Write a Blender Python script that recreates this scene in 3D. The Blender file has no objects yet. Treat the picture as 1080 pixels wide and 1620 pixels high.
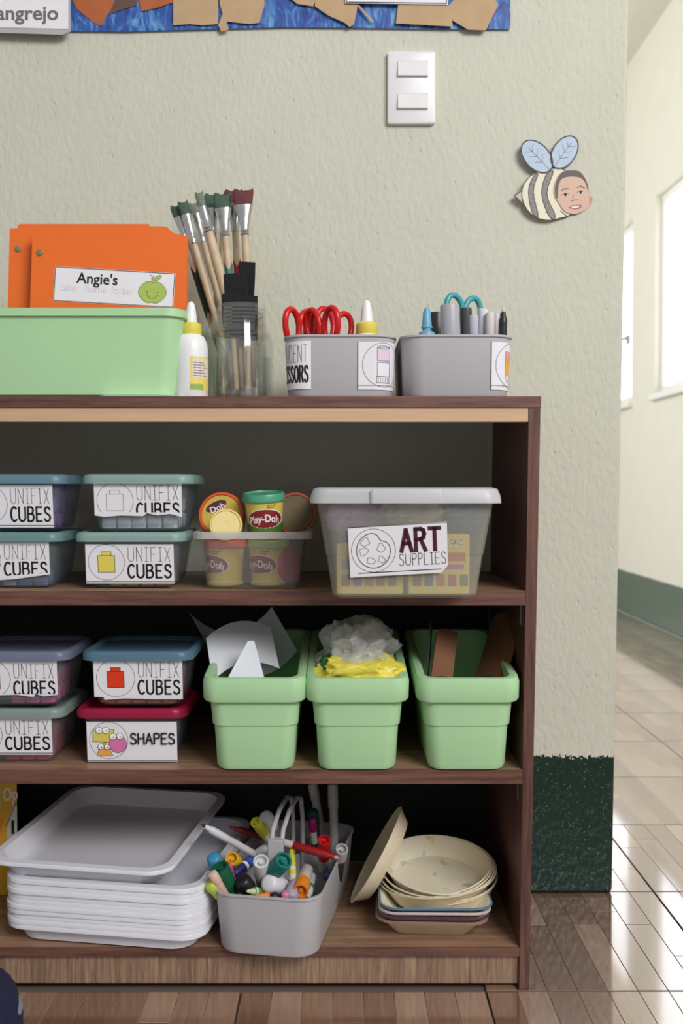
import bpy, bmesh, math, random
from mathutils import Vector, Matrix, Quaternion, Euler, noise
random.seed(7)
PI = math.pi
S = bpy.context.scene
C = S.collection
# ------------------------------------------------------------------ camera, world, light
FPX, EYE, PITCH = 1575.0, 0.65, math.atan(40 / 1575.0)
cam = bpy.data.cameras.new('camera')
cam.sensor_fit = 'HORIZONTAL'; cam.sensor_width = 24.0; cam.lens = 35.0
cam.clip_start = 0.01; cam.clip_end = 60
cam.dof.use_dof = True; cam.dof.focus_distance = 1.36; cam.dof.aperture_fstop = 5.6
camo = bpy.data.objects.new('camera', cam); C.objects.link(camo)
camo.location = (0, 0, EYE); camo.rotation_euler = (PI / 2 - PITCH, 0, 0)
S.camera = camo
S.view_settings.view_transform = 'Standard'; S.view_settings.look = 'None'
S.view_settings.gamma = 1.0; S.view_settings.exposure = 0.0
S.view_settings.use_curve_mapping = False
W = bpy.data.worlds.new('world'); S.world = W; W.use_nodes = True
W.node_tree.nodes['Background'].inputs[0].default_value = (0.97, 0.99, 1.0, 1)
W.node_tree.nodes['Background'].inputs[1].default_value = 0.40

def area(name, loc, target, sx, sy, power, col=(1, 1, 1)):
    l = bpy.data.lights.new(name, 'AREA'); l.shape = 'RECTANGLE'; l.size = sx; l.size_y = sy
    l.energy = power; l.color = col
    o = bpy.data.objects.new(name, l); C.objects.link(o); o.location = loc
    o.rotation_euler = (Vector(target) - Vector(loc)).to_track_quat('-Z', 'Y').to_euler()
    return o
area('daylight_classroom_window', (1.7, -1.35, 2.5), (0.0, 1.4, 0.5), 1.8, 1.2, 106, (1.0, 0.985, 0.97))
area('far_room_fill_lamp', (-1.4, 4.0, 1.75), (1.46, 4.1, 1.2), 2.2, 1.4, 66, (1.0, 0.99, 0.97))  # unseen fill lamp, added to brighten the far room's wall and floor

def at(px, py, Y):
    x = (px - 540) / FPX; y = (810 - py) / FPX
    d = Vector((x, math.cos(PITCH) + y * math.sin(PITCH), -math.sin(PITCH) + y * math.cos(PITCH)))
    return Vector((0, 0, EYE)) + d * (Y / d.y)

# ------------------------------------------------------------------ materials
def lin(c):
    c = c / 255.0
    return c / 12.92 if c <= 0.04045 else ((c + 0.055) / 1.055) ** 2.4
def rgb(t): return (lin(t[0]), lin(t[1]), lin(t[2]), 1)
MATS = {}
def nodes(name):
    m = bpy.data.materials.new(name); m.use_nodes = True
    nt = m.node_tree
    return m, nt, nt.nodes['Principled BSDF'], nt.nodes['Material Output']
def mat(name, col, rough=0.5, var=0.06, scale=30.0, bump=0.0, bscale=200.0, metal=0.0, coat=0.0, sub=0.0, ior=1.45):
    if name in MATS: return MATS[name]
    m, nt, b, o = nodes(name)
    tc = nt.nodes.new('ShaderNodeTexCoord')
    n = nt.nodes.new('ShaderNodeTexNoise'); n.inputs['Scale'].default_value = scale; n.inputs['Detail'].default_value = 4
    nt.links.new(tc.outputs['Object'], n.inputs['Vector'])
    mx = nt.nodes.new('ShaderNodeMix'); mx.data_type = 'RGBA'
    c = rgb(col)
    mx.inputs[6].default_value = tuple(v * (1 - var) for v in c[:3]) + (1,)
    mx.inputs[7].default_value = tuple(min(1, v * (1 + var)) for v in c[:3]) + (1,)
    nt.links.new(n.outputs['Fac'], mx.inputs[0]); nt.links.new(mx.outputs[2], b.inputs['Base Color'])
    b.inputs['Roughness'].default_value = rough; b.inputs['Metallic'].default_value = metal
    b.inputs['Coat Weight'].default_value = coat; b.inputs['IOR'].default_value = ior
    if sub: b.inputs['Subsurface Weight'].default_value = sub; b.inputs['Subsurface Radius'].default_value = (.01, .01, .01)
    if bump:
        n2 = nt.nodes.new('ShaderNodeTexNoise'); n2.inputs['Scale'].default_value = bscale; n2.inputs['Detail'].default_value = 3
        nt.links.new(tc.outputs['Object'], n2.inputs['Vector'])
        bp = nt.nodes.new('ShaderNodeBump'); bp.inputs['Strength'].default_value = bump; bp.inputs['Distance'].default_value = 0.001
        nt.links.new(n2.outputs['Fac'], bp.inputs['Height']); nt.links.new(bp.outputs[0], b.inputs['Normal'])
    MATS[name] = m
    return m
def frosted(name, col, clear=0.55, rough=0.3):
    if name in MATS: return MATS[name]
    m, nt, b, o = nodes(name)
    tc = nt.nodes.new('ShaderNodeTexCoord'); n = nt.nodes.new('ShaderNodeTexNoise'); n.inputs['Scale'].default_value = 25
    nt.links.new(tc.outputs['Object'], n.inputs['Vector'])
    mr = nt.nodes.new('ShaderNodeMapRange'); mr.inputs[3].default_value = rough * .8; mr.inputs[4].default_value = rough * 1.2
    nt.links.new(n.outputs['Fac'], mr.inputs[0]); nt.links.new(mr.outputs[0], b.inputs['Roughness'])
    b.inputs['Base Color'].default_value = rgb(col)
    t = nt.nodes.new('ShaderNodeBsdfTransparent'); t.inputs[0].default_value = tuple(.5 + .5 * v for v in rgb(col)[:3]) + (1,)
    tr = nt.nodes.new('ShaderNodeBsdfTranslucent'); tr.inputs[0].default_value = rgb(col)
    m1 = nt.nodes.new('ShaderNodeMixShader'); m1.inputs[0].default_value = 0.3
    nt.links.new(b.outputs[0], m1.inputs[1]); nt.links.new(tr.outputs[0], m1.inputs[2])
    m2 = nt.nodes.new('ShaderNodeMixShader'); m2.inputs[0].default_value = clear
    nt.links.new(m1.outputs[0], m2.inputs[1]); nt.links.new(t.outputs[0], m2.inputs[2])
    nt.links.new(m2.outputs[0], o.inputs[0])
    MATS[name] = m
    return m
def clear_glass(name, col=(253, 254, 253)):
    if name in MATS: return MATS[name]
    m, nt, b, o = nodes(name)
    t = nt.nodes.new('ShaderNodeBsdfTransparent'); t.inputs[0].default_value = rgb(col)
    g = nt.nodes.new('ShaderNodeBsdfGlossy'); g.inputs['Roughness'].default_value = 0.06
    m2 = nt.nodes.new('ShaderNodeMixShader'); m2.inputs[0].default_value = .16
    nt.links.new(t.outputs[0], m2.inputs[1]); nt.links.new(g.outputs[0], m2.inputs[2])
    nt.links.new(m2.outputs[0], o.inputs[0]); nt.nodes.remove(b)
    MATS[name] = m
    return m
def wood(name, c1, c2, axis=0, rough=0.45, fine=55, waves=0.0):
    if name in MATS: return MATS[name]
    m, nt, b, o = nodes(name)
    tc = nt.nodes.new('ShaderNodeTexCoord'); mp = nt.nodes.new('ShaderNodeMapping')
    sc = [fine, fine, fine]; sc[axis] = fine * 0.06; mp.inputs['Scale'].default_value = sc
    nt.links.new(tc.outputs['Object'], mp.inputs['Vector'])
    n = nt.nodes.new('ShaderNodeTexNoise'); n.inputs['Scale'].default_value = 2.2; n.inputs['Detail'].default_value = 8
    n.inputs['Roughness'].default_value = 0.7; n.inputs['Distortion'].default_value = waves
    nt.links.new(mp.outputs[0], n.inputs['Vector'])
    r = nt.nodes.new('ShaderNodeValToRGB'); r.color_ramp.elements[0].position = .33; r.color_ramp.elements[1].position = .68
    r.color_ramp.elements[0].color = rgb(c1); r.color_ramp.elements[1].color = rgb(c2)
    nt.links.new(n.outputs['Fac'], r.inputs[0]); nt.links.new(r.outputs[0], b.inputs['Base Color'])
    b.inputs['Roughness'].default_value = rough
    bp = nt.nodes.new('ShaderNodeBump'); bp.inputs['Strength'].default_value = .15; bp.inputs['Distance'].default_value = .0008
    nt.links.new(n.outputs['Fac'], bp.inputs['Height']); nt.links.new(bp.outputs[0], b.inputs['Normal'])
    MATS[name] = m
    return m
def plaster(name, col, dado, top, amp=0.004, bump=0.8):
    m, nt, b, o = nodes(name)
    tc = nt.nodes.new('ShaderNodeTexCoord')
    sx = nt.nodes.new('ShaderNodeSeparateXYZ'); nt.links.new(tc.outputs['Object'], sx.inputs[0])
    n = nt.nodes.new('ShaderNodeTexNoise'); n.inputs['Scale'].default_value = 160; n.inputs['Detail'].default_value = 3
    nt.links.new(tc.outputs['Object'], n.inputs['Vector'])
    big = nt.nodes.new('ShaderNodeTexNoise'); big.inputs['Scale'].default_value = 9
    nt.links.new(tc.outputs['Object'], big.inputs['Vector'])
    def math_(op, a, bb):
        q = nt.nodes.new('ShaderNodeMath'); q.operation = op
        for i, v in enumerate((a, bb)):
            if hasattr(v, 'links') or hasattr(v, 'is_linked'): nt.links.new(v, q.inputs[i])
            else: q.inputs[i].default_value = v
        return q.outputs[0]
    e = math_('ADD', math_('MULTIPLY', math_('SUBTRACT', n.outputs['Fac'], .5), amp * 6), math_('MULTIPLY', math_('SUBTRACT', big.outputs['Fac'], .5), amp * 4))
    mask = math_('LESS_THAN', math_('ADD', sx.outputs['Z'], e), top)
    cl = nt.nodes.new('ShaderNodeMix'); cl.data_type = 'RGBA'
    c = rgb(col)
    cl.inputs[6].default_value = tuple(v * .95 for v in c[:3]) + (1,); cl.inputs[7].default_value = tuple(v * 1.04 for v in c[:3]) + (1,)
    nt.links.new(big.outputs['Fac'], cl.inputs[0])
    mx = nt.nodes.new('ShaderNodeMix'); mx.data_type = 'RGBA'
    nt.links.new(mask, mx.inputs[0]); nt.links.new(cl.outputs[2], mx.inputs[6]); mx.inputs[7].default_value = rgb(dado)
    vs = nt.nodes.new('ShaderNodeTexVoronoi'); vs.inputs['Scale'].default_value = 400; nt.links.new(tc.outputs['Object'], vs.inputs['Vector'])
    sc_ = nt.nodes.new('ShaderNodeSeparateColor'); nt.links.new(vs.outputs['Color'], sc_.inputs[0])
    glint = math_('MULTIPLY', math_('MULTIPLY', math_('LESS_THAN', vs.outputs['Distance'], .22), math_('GREATER_THAN', sc_.outputs[0], .87)), mask)  # sparse pale specks: sparkle of the glossy dado painted into its colour
    mc = nt.nodes.new('ShaderNodeMix'); mc.data_type = 'RGBA'; nt.links.new(glint, mc.inputs[0]); nt.links.new(mx.outputs[2], mc.inputs[6]); mc.inputs[7].default_value = rgb((150, 172, 158))
    nt.links.new(mc.outputs[2], b.inputs['Base Color'])
    nt.links.new(math_('SUBTRACT', .78, math_('MULTIPLY', mask, .5)), b.inputs['Roughness'])
    # plaster relief: soft lumps plus sparse pits
    n2 = nt.nodes.new('ShaderNodeTexNoise'); n2.inputs['Scale'].default_value = 130; n2.inputs['Detail'].default_value = 5
    mp = nt.nodes.new('ShaderNodeMapping'); mp.inputs['Scale'].default_value = (1, 1, .55)
    nt.links.new(tc.outputs['Object'], mp.inputs[0]); nt.links.new(mp.outputs[0], n2.inputs['Vector'])
    v = nt.nodes.new('ShaderNodeTexVoronoi'); v.inputs['Scale'].default_value = 75; nt.links.new(mp.outputs[0], v.inputs['Vector'])
    pit = nt.nodes.new('ShaderNodeMapRange'); pit.inputs[1].default_value = .04; pit.inputs[2].default_value = .2
    nt.links.new(v.outputs['Distance'], pit.inputs[0])
    v2 = nt.nodes.new('ShaderNodeSeparateColor'); nt.links.new(v.outputs['Color'], v2.inputs[0])
    sparse = math_('MAXIMUM', pit.outputs[0], math_('GREATER_THAN', v2.outputs[0], .3))
    hgt = math_('ADD', math_('MULTIPLY', n2.outputs['Fac'], .7), math_('MULTIPLY', sparse, .35))
    bp = nt.nodes.new('ShaderNodeBump'); bp.inputs['Strength'].default_value = bump; bp.inputs['Distance'].default_value = .003
    nt.links.new(hgt, bp.inputs['Height']); nt.links.new(bp.outputs[0], b.inputs['Normal'])
    return m

# ------------------------------------------------------------------ geometry collector
def rrect(w, d, r, n=5):
    r = max(1e-5, min(r, w / 2 - 1e-5, d / 2 - 1e-5)); out = []
    for cx, cy, a0 in ((w / 2 - r, -d / 2 + r, -PI / 2), (w / 2 - r, d / 2 - r, 0), (-w / 2 + r, d / 2 - r, PI / 2), (-w / 2 + r, -d / 2 + r, PI)):
        for i in range(n + 1):
            a = a0 + PI / 2 * i / n
            out.append((cx + r * math.cos(a), cy + r * math.sin(a)))
    return out
class G:
    def __init__(s): s.v = []; s.f = []; s.m = []
    def add(s, vs, fs, mi=0):
        k = len(s.v); s.v += [tuple(p) for p in vs]
        for f in fs: s.f.append([i + k for i in f]); s.m.append(mi)
        return s
    def box(s, c, size, mi=0, M=None):
        x, y, z = size[0] / 2, size[1] / 2, size[2] / 2
        vs = [Vector((a * x, b * y, e * z)) for a in (-1, 1) for b in (-1, 1) for e in (-1, 1)]
        if M: vs = [M @ p for p in vs]
        vs = [p + Vector(c) for p in vs]
        return s.add(vs, [(0, 1, 3, 2), (4, 6, 7, 5), (0, 4, 5, 1), (2, 3, 7, 6), (0, 2, 6, 4), (1, 5, 7, 3)], mi)
    def span(s, x0, x1, y0, y1, z0, z1, mi=0):
        return s.box(((x0 + x1) / 2, (y0 + y1) / 2, (z0 + z1) / 2), (x1 - x0, y1 - y0, z1 - z0), mi)
    def rings(s, rings, cap0=True, cap1=True, mi=0):
        n = len(rings[0]); vs = [p for r in rings for p in r]; fs = []
        for k in range(len(rings) - 1):
            for i in range(n):
                j = (i + 1) % n; fs.append((k * n + i, k * n + j, (k + 1) * n + j, (k + 1) * n + i))
        if cap0: fs.append(tuple(reversed(range(n))))
        if cap1: fs.append(tuple((len(rings) - 1) * n + i for i in range(n)))
        return s.add(vs, fs, mi)
    def loft(s, levels, cap0=True, cap1=True, mi=0, n=5):
        # level: (width, depth, radius, z[, slope in y[, dy]])
        rs = []
        for L in levels:
            sl = L[4] if len(L) > 4 else 0; dy = L[5] if len(L) > 5 else 0
            rs.append([(x, y + dy, L[3] + sl * (y + L[1] / 2)) for x, y in rrect(L[0], L[1], L[2], n)])
        return s.rings(rs, cap0, cap1, mi)
    def lathe(s, prof, n=24, mi=0, M=None, cap0=True, cap1=True):
        rs = []
        for r, z in prof:
            ring = [Vector((r * math.cos(2 * PI * i / n), r * math.sin(2 * PI * i / n), z)) for i in range(n)]
            if M: ring = [M @ p for p in ring]
            rs.append(ring)
        return s.rings(rs, cap0, cap1, mi)
    def tube(s, path, r, n=8, closed=False, mi=0, flat=1.0):
        P = [Vector(p) for p in path]; k = len(P); rs = []; up = None
        for i in range(k):
            t = (P[(i + 1) % k] - P[i - 1]) if closed else (P[min(i + 1, k - 1)] - P[max(i - 1, 0)])
            t.normalize()
            if up is None:
                up = Vector((0, 0, 1)) if abs(t.z) < .9 else Vector((1, 0, 0))
            a = (up - t * up.dot(t)).normalized(); b = t.cross(a); up = a
            rr = r[i] if isinstance(r, (list, tuple)) else r
            rs.append([P[i] + (a * math.cos(2 * PI * q / n) + b * math.sin(2 * PI * q / n) * flat) * rr for q in range(n)])
        if closed: rs.append(rs[0])
        return s.rings(rs, not closed, not closed, mi)
    def prism(s, pts, M, t, mi=0):
        # pts 2d, M(u, v, lift) -> point, thickness t
        n = len(pts); vs = [M(u, v, 0) for u, v in pts] + [M(u, v, t) for u, v in pts]
        fs = [tuple(range(n)), tuple(range(2 * n - 1, n - 1, -1))] + [(i, (i + 1) % n, n + (i + 1) % n, n + i) for i in range(n)]
        return s.add(vs, fs, mi)
    def mesh(s, name, mats, smooth=40):
        me = bpy.data.meshes.new(name); me.from_pydata([tuple(p) for p in s.v], [], s.f)
        for m in (mats if isinstance(mats, (list, tuple)) else [mats]): me.materials.append(m)
        me.polygons.foreach_set('material_index', s.m)
        bm = bmesh.new(); bm.from_mesh(me); bmesh.ops.recalc_face_normals(bm, faces=bm.faces); bm.to_mesh(me); bm.free()
        if smooth:
            me.polygons.foreach_set('use_smooth', [True] * len(me.polygons)); me.set_sharp_from_angle(angle=math.radians(smooth))
        me.update()
        return me
    def build(s, name, mats, parent=None, bevel=0, smooth=40, label=None, kind=None):
        o = bpy.data.objects.new(name, s.mesh(name, mats, smooth)); C.objects.link(o)
        if parent: o.parent = parent
        if bevel:
            md = o.modifiers.new('bevel', 'BEVEL'); md.width = bevel; md.segments = 2; md.limit_method = 'ANGLE'; md.angle_limit = math.radians(40)
        if label: o['label'] = label
        if kind: o['kind'] = kind
        return o
def tag(o, label, cat, group=None):
    o['label'] = label; o['category'] = cat
    if group: o['group'] = group
    return o
def thing(name, label, cat, loc=(0, 0, 0), rot=(0, 0, 0), group=None):
    o = bpy.data.objects.new(name, None); C.objects.link(o); o.empty_display_size = .02
    o.location = loc
    if isinstance(rot, Quaternion): o.rotation_mode = 'QUATERNION'; o.rotation_quaternion = rot
    else: o.rotation_euler = rot
    return tag(o, label, cat, group)
def copy_tree(o, parent=None):
    c = o.copy(); C.objects.link(c); c.parent = parent
    for ch in list(o.children): copy_tree(ch, c)
    return c
def aim(p0, p1):
    z = (Vector(p1) - Vector(p0)).normalized(); x = Vector((1, 0, 0)) if abs(z.x) < .93 else Vector((0, 0, 1))
    x = (x - z * x.dot(z)).normalized(); y = z.cross(x)
    return Matrix((x, y, z)).transposed().to_quaternion()
def flat_map(O, U, V):
    O, U, V = Vector(O), Vector(U).normalized(), Vector(V).normalized(); N = U.cross(V).normalized()
    return lambda u, v, l: O + U * u + V * v + N * l

# ------------------------------------------------------------------ flat print: strokes, shapes, letters (millimetres)
def arc(cx, cy, rx, ry, a0, a1, n=14):
    return [(cx + rx * math.cos(math.radians(a0 + (a1 - a0) * i / n)), cy + ry * math.sin(math.radians(a0 + (a1 - a0) * i / n))) for i in range(n + 1)]
SS = [(.52, .84), (.42, .97), (.27, 1), (.1, .94), (.04, .77), (.12, .61), (.3, .52), (.48, .42), (.55, .25), (.47, .07), (.28, 0), (.12, .03), (0, .16)]
BT = [(0, 1), (.3, 1), (.46, .93), (.5, .77), (.44, .6), (.3, .53), (0, .53)]
FONT = {
    'U': [[(0, 1)] + arc(.3, .3, .3, .3, 180, 360, 10) + [(.6, 1)]], 'N': [[(0, 0), (0, 1), (.6, 0), (.6, 1)]],
    'I': [[(0, 1), (.4, 1)], [(0, 0), (.4, 0)], [(.2, 0), (.2, 1)]], 'F': [[(0, 0), (0, 1), (.5, 1)], [(0, .52), (.42, .52)]],
    'X': [[(0, 0), (.55, 1)], [(0, 1), (.55, 0)]], 'C': [arc(.32, .5, .32, .5, 50, 310)],
    'B': [[(0, 0), (0, 1)], BT, [(.3, .53), (.5, .46), (.56, .27), (.48, .07), (.3, 0), (0, 0)]],
    'E': [[(.5, 1), (0, 1), (0, 0), (.5, 0)], [(0, .52), (.42, .52)]], 'S': [SS],
    'A': [[(0, 0), (.3, 1), (.6, 0)], [(.11, .36), (.49, .36)]], 'R': [[(0, 0), (0, 1)], BT, [(.28, .53), (.55, 0)]],
    'T': [[(0, 1), (.6, 1)], [(.3, 1), (.3, 0)]], 'P': [[(0, 0), (0, 1)], BT], 'L': [[(0, 1), (0, 0), (.48, 0)]],
    'H': [[(0, 0), (0, 1)], [(.55, 0), (.55, 1)], [(0, .52), (.55, .52)]], 'D': [[(0, 0), (0, 1), (.2, 1)] + arc(.2, .5, .4, .5, 90, -90, 10) + [(0, 0)]],
    'O': [arc(.34, .5, .34, .5, 0, 360, 20)], 'M': [[(0, 0), (0, 1), (.35, .3), (.7, 1), (.7, 0)]], ' ': []}
TXT = {}
def text_geo(s, offset=0.0):
    if (s, offset) in TXT: return TXT[(s, offset)]
    cu = bpy.data.curves.new('t', 'FONT'); cu.body = s; cu.size = 1; cu.offset = offset; cu.resolution_u = 4
    o = bpy.data.objects.new('t', cu); C.objects.link(o)
    dg = bpy.context.evaluated_depsgraph_get(); me = bpy.data.meshes.new_from_object(o.evaluated_get(dg))
    r = ([(v.co.x, v.co.y) for v in me.vertices], [tuple(p.vertices) for p in me.polygons])
    bpy.data.objects.remove(o); bpy.data.curves.remove(cu); bpy.data.meshes.remove(me)
    TXT[(s, offset)] = r
    return r
INK = lambda: mat('black_ink', (28, 24, 26), .6)
def flatmat(col): return mat('print_%d_%d_%d' % col, col, .6, .03)
class Print:
    def __init__(s): s.items = []; s.clip = None; s.layer = 1
    def poly(s, pts, m, layer=None):
        if s.clip:
            a, b = s.clip; out = []
            for i in range(len(pts)):
                p, q = pts[i], pts[(i + 1) % len(pts)]
                dp = p[1] - a * p[0] - b; dq = q[1] - a * q[0] - b
                if dp >= 0: out.append(p)
                if dp * dq < 0:
                    t = dp / (dp - dq); out.append((p[0] + (q[0] - p[0]) * t, p[1] + (q[1] - p[1]) * t))
            pts = out
        if len(pts) >= 3: s.items.append((pts, m, layer or s.layer))
    def stroke(s, pts, w, m, closed=False):
        P = list(pts) + ([pts[0]] if closed else [])
        for p, q in zip(P, P[1:]):
            dx, dy = q[0] - p[0], q[1] - p[1]; L = math.hypot(dx, dy)
            if L < 1e-6: continue
            ex, ey = dx / L * w * .35, dy / L * w * .35; nx, ny = -dy / L * w / 2, dx / L * w / 2
            s.poly([(p[0] - ex + nx, p[1] - ey + ny), (p[0] - ex - nx, p[1] - ey - ny), (q[0] + ex - nx, q[1] + ey - ny), (q[0] + ex + nx, q[1] + ey + ny)], m)
    def line_text(s, t, x0, x1, y0, y1, w, m, gap=.2):
        ws = [max([p[0] for st in FONT[c] for p in st] or [.3]) for c in t]; tot = sum(ws) + gap * (len(t) - 1)
        k = (x1 - x0) / tot; x = x0
        for c, cw in zip(t, ws):
            for st in FONT[c]: s.stroke([(x + p[0] * k, y0 + p[1] * (y1 - y0)) for p in st], w, m)
            x += (cw + gap) * k
    def font_text(s, t, x, y, size, m, offset=0.0, sx=1.0, bend=None):
        vs, fs = text_geo(t, offset)
        for f in fs:
            pts = [(x + vs[i][0] * size * sx, y + vs[i][1] * size) for i in f]
            if bend: pts = [bend(*p) for p in pts]
            s.poly(pts, m)
    def rect(s, x0, x1, y0, y1, m, n=8):
        for i in range(n): s.poly([(x0 + (x1 - x0) * i / n, y0), (x0 + (x1 - x0) * (i + 1) / n, y0), (x0 + (x1 - x0) * (i + 1) / n, y1), (x0 + (x1 - x0) * i / n, y1)], m)
    def up(s): s.layer += 1
    def build(s, name, parent, M, lift=.0001, scale=.001):
        mats = []; g = G()
        for pts, m, l in s.items:
            if m not in mats: mats.append(m)
            g.add([M(u * scale, v * scale, lift + l * .00009) for u, v in pts], [tuple(range(len(pts)))], mats.index(m))
        me = bpy.data.meshes.new(name); me.from_pydata([tuple(p) for p in g.v], [], g.f)
        for m in mats: me.materials.append(m)
        me.polygons.foreach_set('material_index', g.m); me.update()
        o = bpy.data.objects.new(name, me); C.objects.link(o); o.parent = parent
        return o
def chaikin(P, k=2):
    for _ in range(k):
        Q = []
        for i in range(len(P)):
            a, b = P[i], P[(i + 1) % len(P)]
            Q += [(a[0] * .75 + b[0] * .25, a[1] * .75 + b[1] * .25), (a[0] * .25 + b[0] * .75, a[1] * .25 + b[1] * .75)]
        P = Q
    return P
def circ(cx, cy, r, n=40): return arc(cx, cy, r, r, 0, 360, n)[:-1]
def ell(cx, cy, rx, ry, ang=0, n=28):
    a = math.radians(ang)
    return [(cx + rx * math.cos(t) * math.cos(a) - ry * math.sin(t) * math.sin(a), cy + rx * math.cos(t) * math.sin(a) + ry * math.sin(t) * math.cos(a)) for t in [2 * PI * i / n for i in range(n)]]
PAPER = mat('label_paper', (236, 234, 240), .55, .03)
def icon_cube(P, cx, cy, col, k=1.0):
    c = flatmat(col) if col else None
    body = [(cx - 11 * k, cy - 13 * k), (cx + 11 * k, cy - 13 * k), (cx + 11 * k, cy + 9 * k), (cx - 11 * k, cy + 9 * k)]
    knob = [(cx - 6.5 * k, cy + 9 * k), (cx + 6.5 * k, cy + 9 * k), (cx + 6.5 * k, cy + 14 * k), (cx - 6.5 * k, cy + 14 * k)]
    if c: P.poly(body, c); P.poly(knob, c)
    P.up(); P.stroke(body, .6, INK(), True); P.stroke(knob, .6, INK(), True)
def icon_shapes(P, cx, cy):
    wh, yl, pk, og = flatmat((250, 250, 250)), flatmat((226, 205, 92)), flatmat((222, 120, 178)), flatmat((238, 168, 84))
    sq = [(cx - 21, cy - 2), (cx + 6, cy - 3), (cx + 7, cy + 15), (cx - 20, cy + 14)]
    ro = circ(cx + 12, cy - 5, 11.5); tri = [(cx - 16, cy - 21), (cx + 5, cy - 21), (cx + 1, cy - 12), (cx - 4, cy - 3), (cx - 7, cy - 3), (cx - 13, cy - 12)]
    for p, c in ((sq, yl), (tri, og), (ro, pk)):
        P.up(); P.poly(p, c); P.up(); P.stroke(p, .5, INK(), True)
    for ex, ey, r in ((-12, 14, 4.6), (-3, 14, 4.6), (6, 5.5, 4.4), (15, 6, 4.2), (-10, -8, 4), (-2, -8.5, 3.6)):
        P.up(); P.poly(circ(cx + ex, cy + ey, r, 18), wh); P.up(); P.stroke(circ(cx + ex, cy + ey, r, 18), .5, INK(), True)
        P.poly(circ(cx + ex + .5, cy + ey - 1, .9, 8), INK())
def icon_palette(P, cx, cy):
    o = [(cx + 20 * math.cos(t) * (1 - .28 * math.exp(-((t - .9) / .38) ** 2)), cy + 21 * math.sin(t) * (1 - .28 * math.exp(-((t - .9) / .38) ** 2))) for t in [2 * PI * i / 44 for i in range(44)]]
    P.stroke(o, 1.0, INK(), True)
    for bx, by, r in ((-9, 11, 5), (-12, -1, 5), (9, 3, 4.5), (-4, -12, 4.5), (9, -11, 4)):
        P.stroke([(cx + bx + r * (1 + .3 * math.sin(3 * t + bx)) * math.cos(t), cy + by + r * (1 + .25 * math.cos(2 * t + by)) * math.sin(t)) for t in [2 * PI * i / 16 for i in range(16)]], .6, INK(), True)
def icon_gluestick(P, cx, cy):
    pk = flatmat((226, 205, 226))
    P.rect(cx - 9, cx + 9, cy + 4, cy + 21, pk); P.up()
    def frame(x0, x1, y0, y1):
        n = 8; P.stroke([(x0 + (x1 - x0) * i / n, y0) for i in range(n + 1)] + [(x1 - (x1 - x0) * i / n, y1) for i in range(n + 1)], .5, INK(), True)
    frame(cx - 9, cx + 9, cy + 4, cy + 21); frame(cx - 9, cx + 9, cy - 16, cy + 2); frame(cx - 10, cx + 10, cy - 24, cy - 16); P.stroke(ell(cx, cy + 21, 9, 2), .5, INK(), True)
    for i in range(-3, 4): P.stroke([(cx + i * 2.6, cy - 24), (cx + i * 2.6, cy - 17)], .4, INK())
def icon_pencil(P, cx, cy):
    P.rect(cx - 6, cx + 6, cy + 8, cy + 17, flatmat((232, 160, 160)))
    P.rect(cx - 6, cx + 6, cy - 14, cy + 8, flatmat((246, 178, 66)))
    P.poly([(cx - 6, cy - 14), (cx, cy - 24), (cx + 6, cy - 14)], flatmat((235, 220, 200))); P.up()
    for q in ([(cx - 6, cy - 14), (cx + 6, cy - 14), (cx + 6, cy + 17), (cx - 6, cy + 17)], [(cx - 6, cy - 14), (cx, cy - 24), (cx + 6, cy - 14)]): P.stroke(q, .5, flatmat((120, 50, 40)), True)
    for x in (-2, 2): P.stroke([(cx + x, cy - 14), (cx + x, cy + 8)], .5, flatmat((150, 70, 30)))
def icon_scissors(P, cx, cy):
    for s in (-1, 1):
        P.stroke(ell(cx + 7 * s, cy - 13, 5, 7, 15 * s), 2, flatmat((205, 40, 40)), True); P.stroke([(cx + 4 * s, cy - 7), (cx - 5 * s, cy + 20)], 1.4, INK())
def sheet_label(parent, M, w, h, l1, l2, icon, tear=None, clip=None, base=True, only2=False, seg=1):
    """white printed card w x h mm, origin at its lower left corner"""
    g = G()
    if seg > 1:
        for i in range(seg):
            a, b = w * i / seg * .001, w * (i + 1) / seg * .001
            g.add([M(a, 0, 0), M(b, 0, 0), M(b, h * .001, 0), M(a, h * .001, 0), M(a, 0, .0003), M(b, 0, .0003), M(b, h * .001, .0003), M(a, h * .001, .0003)],
                  [(0, 1, 2, 3), (7, 6, 5, 4), (0, 4, 5, 1), (2, 6, 7, 3)])
    else:
        low = tear or [(0, 0), (w, 0)]
        g.prism([(u * .001, v * .001) for u, v in low] + [(w * .001, h * .001), (0, h * .001)], M, .0003)
    lab = g.build('label', PAPER, parent, smooth=0)
    P = Print(); P.clip = clip
    cx, cy, R = h * .52, h * .54, h * .455
    P.stroke(circ(cx, cy, R), .55, INK(), True)
    icon(P, cx, cy)
    P.up(); x0 = cx + R + 4
    if only2: P.line_text(l2, x0, w - 3, h * .46, h * .72, 2.0, INK())
    else:
        P.line_text(l1, x0 + 1, w - 5, h * .56, h * .92, .6, INK(), .3)
        P.line_text(l2, x0 + .5, w - 4, h * .15, h * .48, 2.5, INK(), .28)
    if base: P.stroke([(0, h * .05), (w, h * .05)], .9, INK())
    P.build('print', lab, M, .0003)
    return lab
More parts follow.
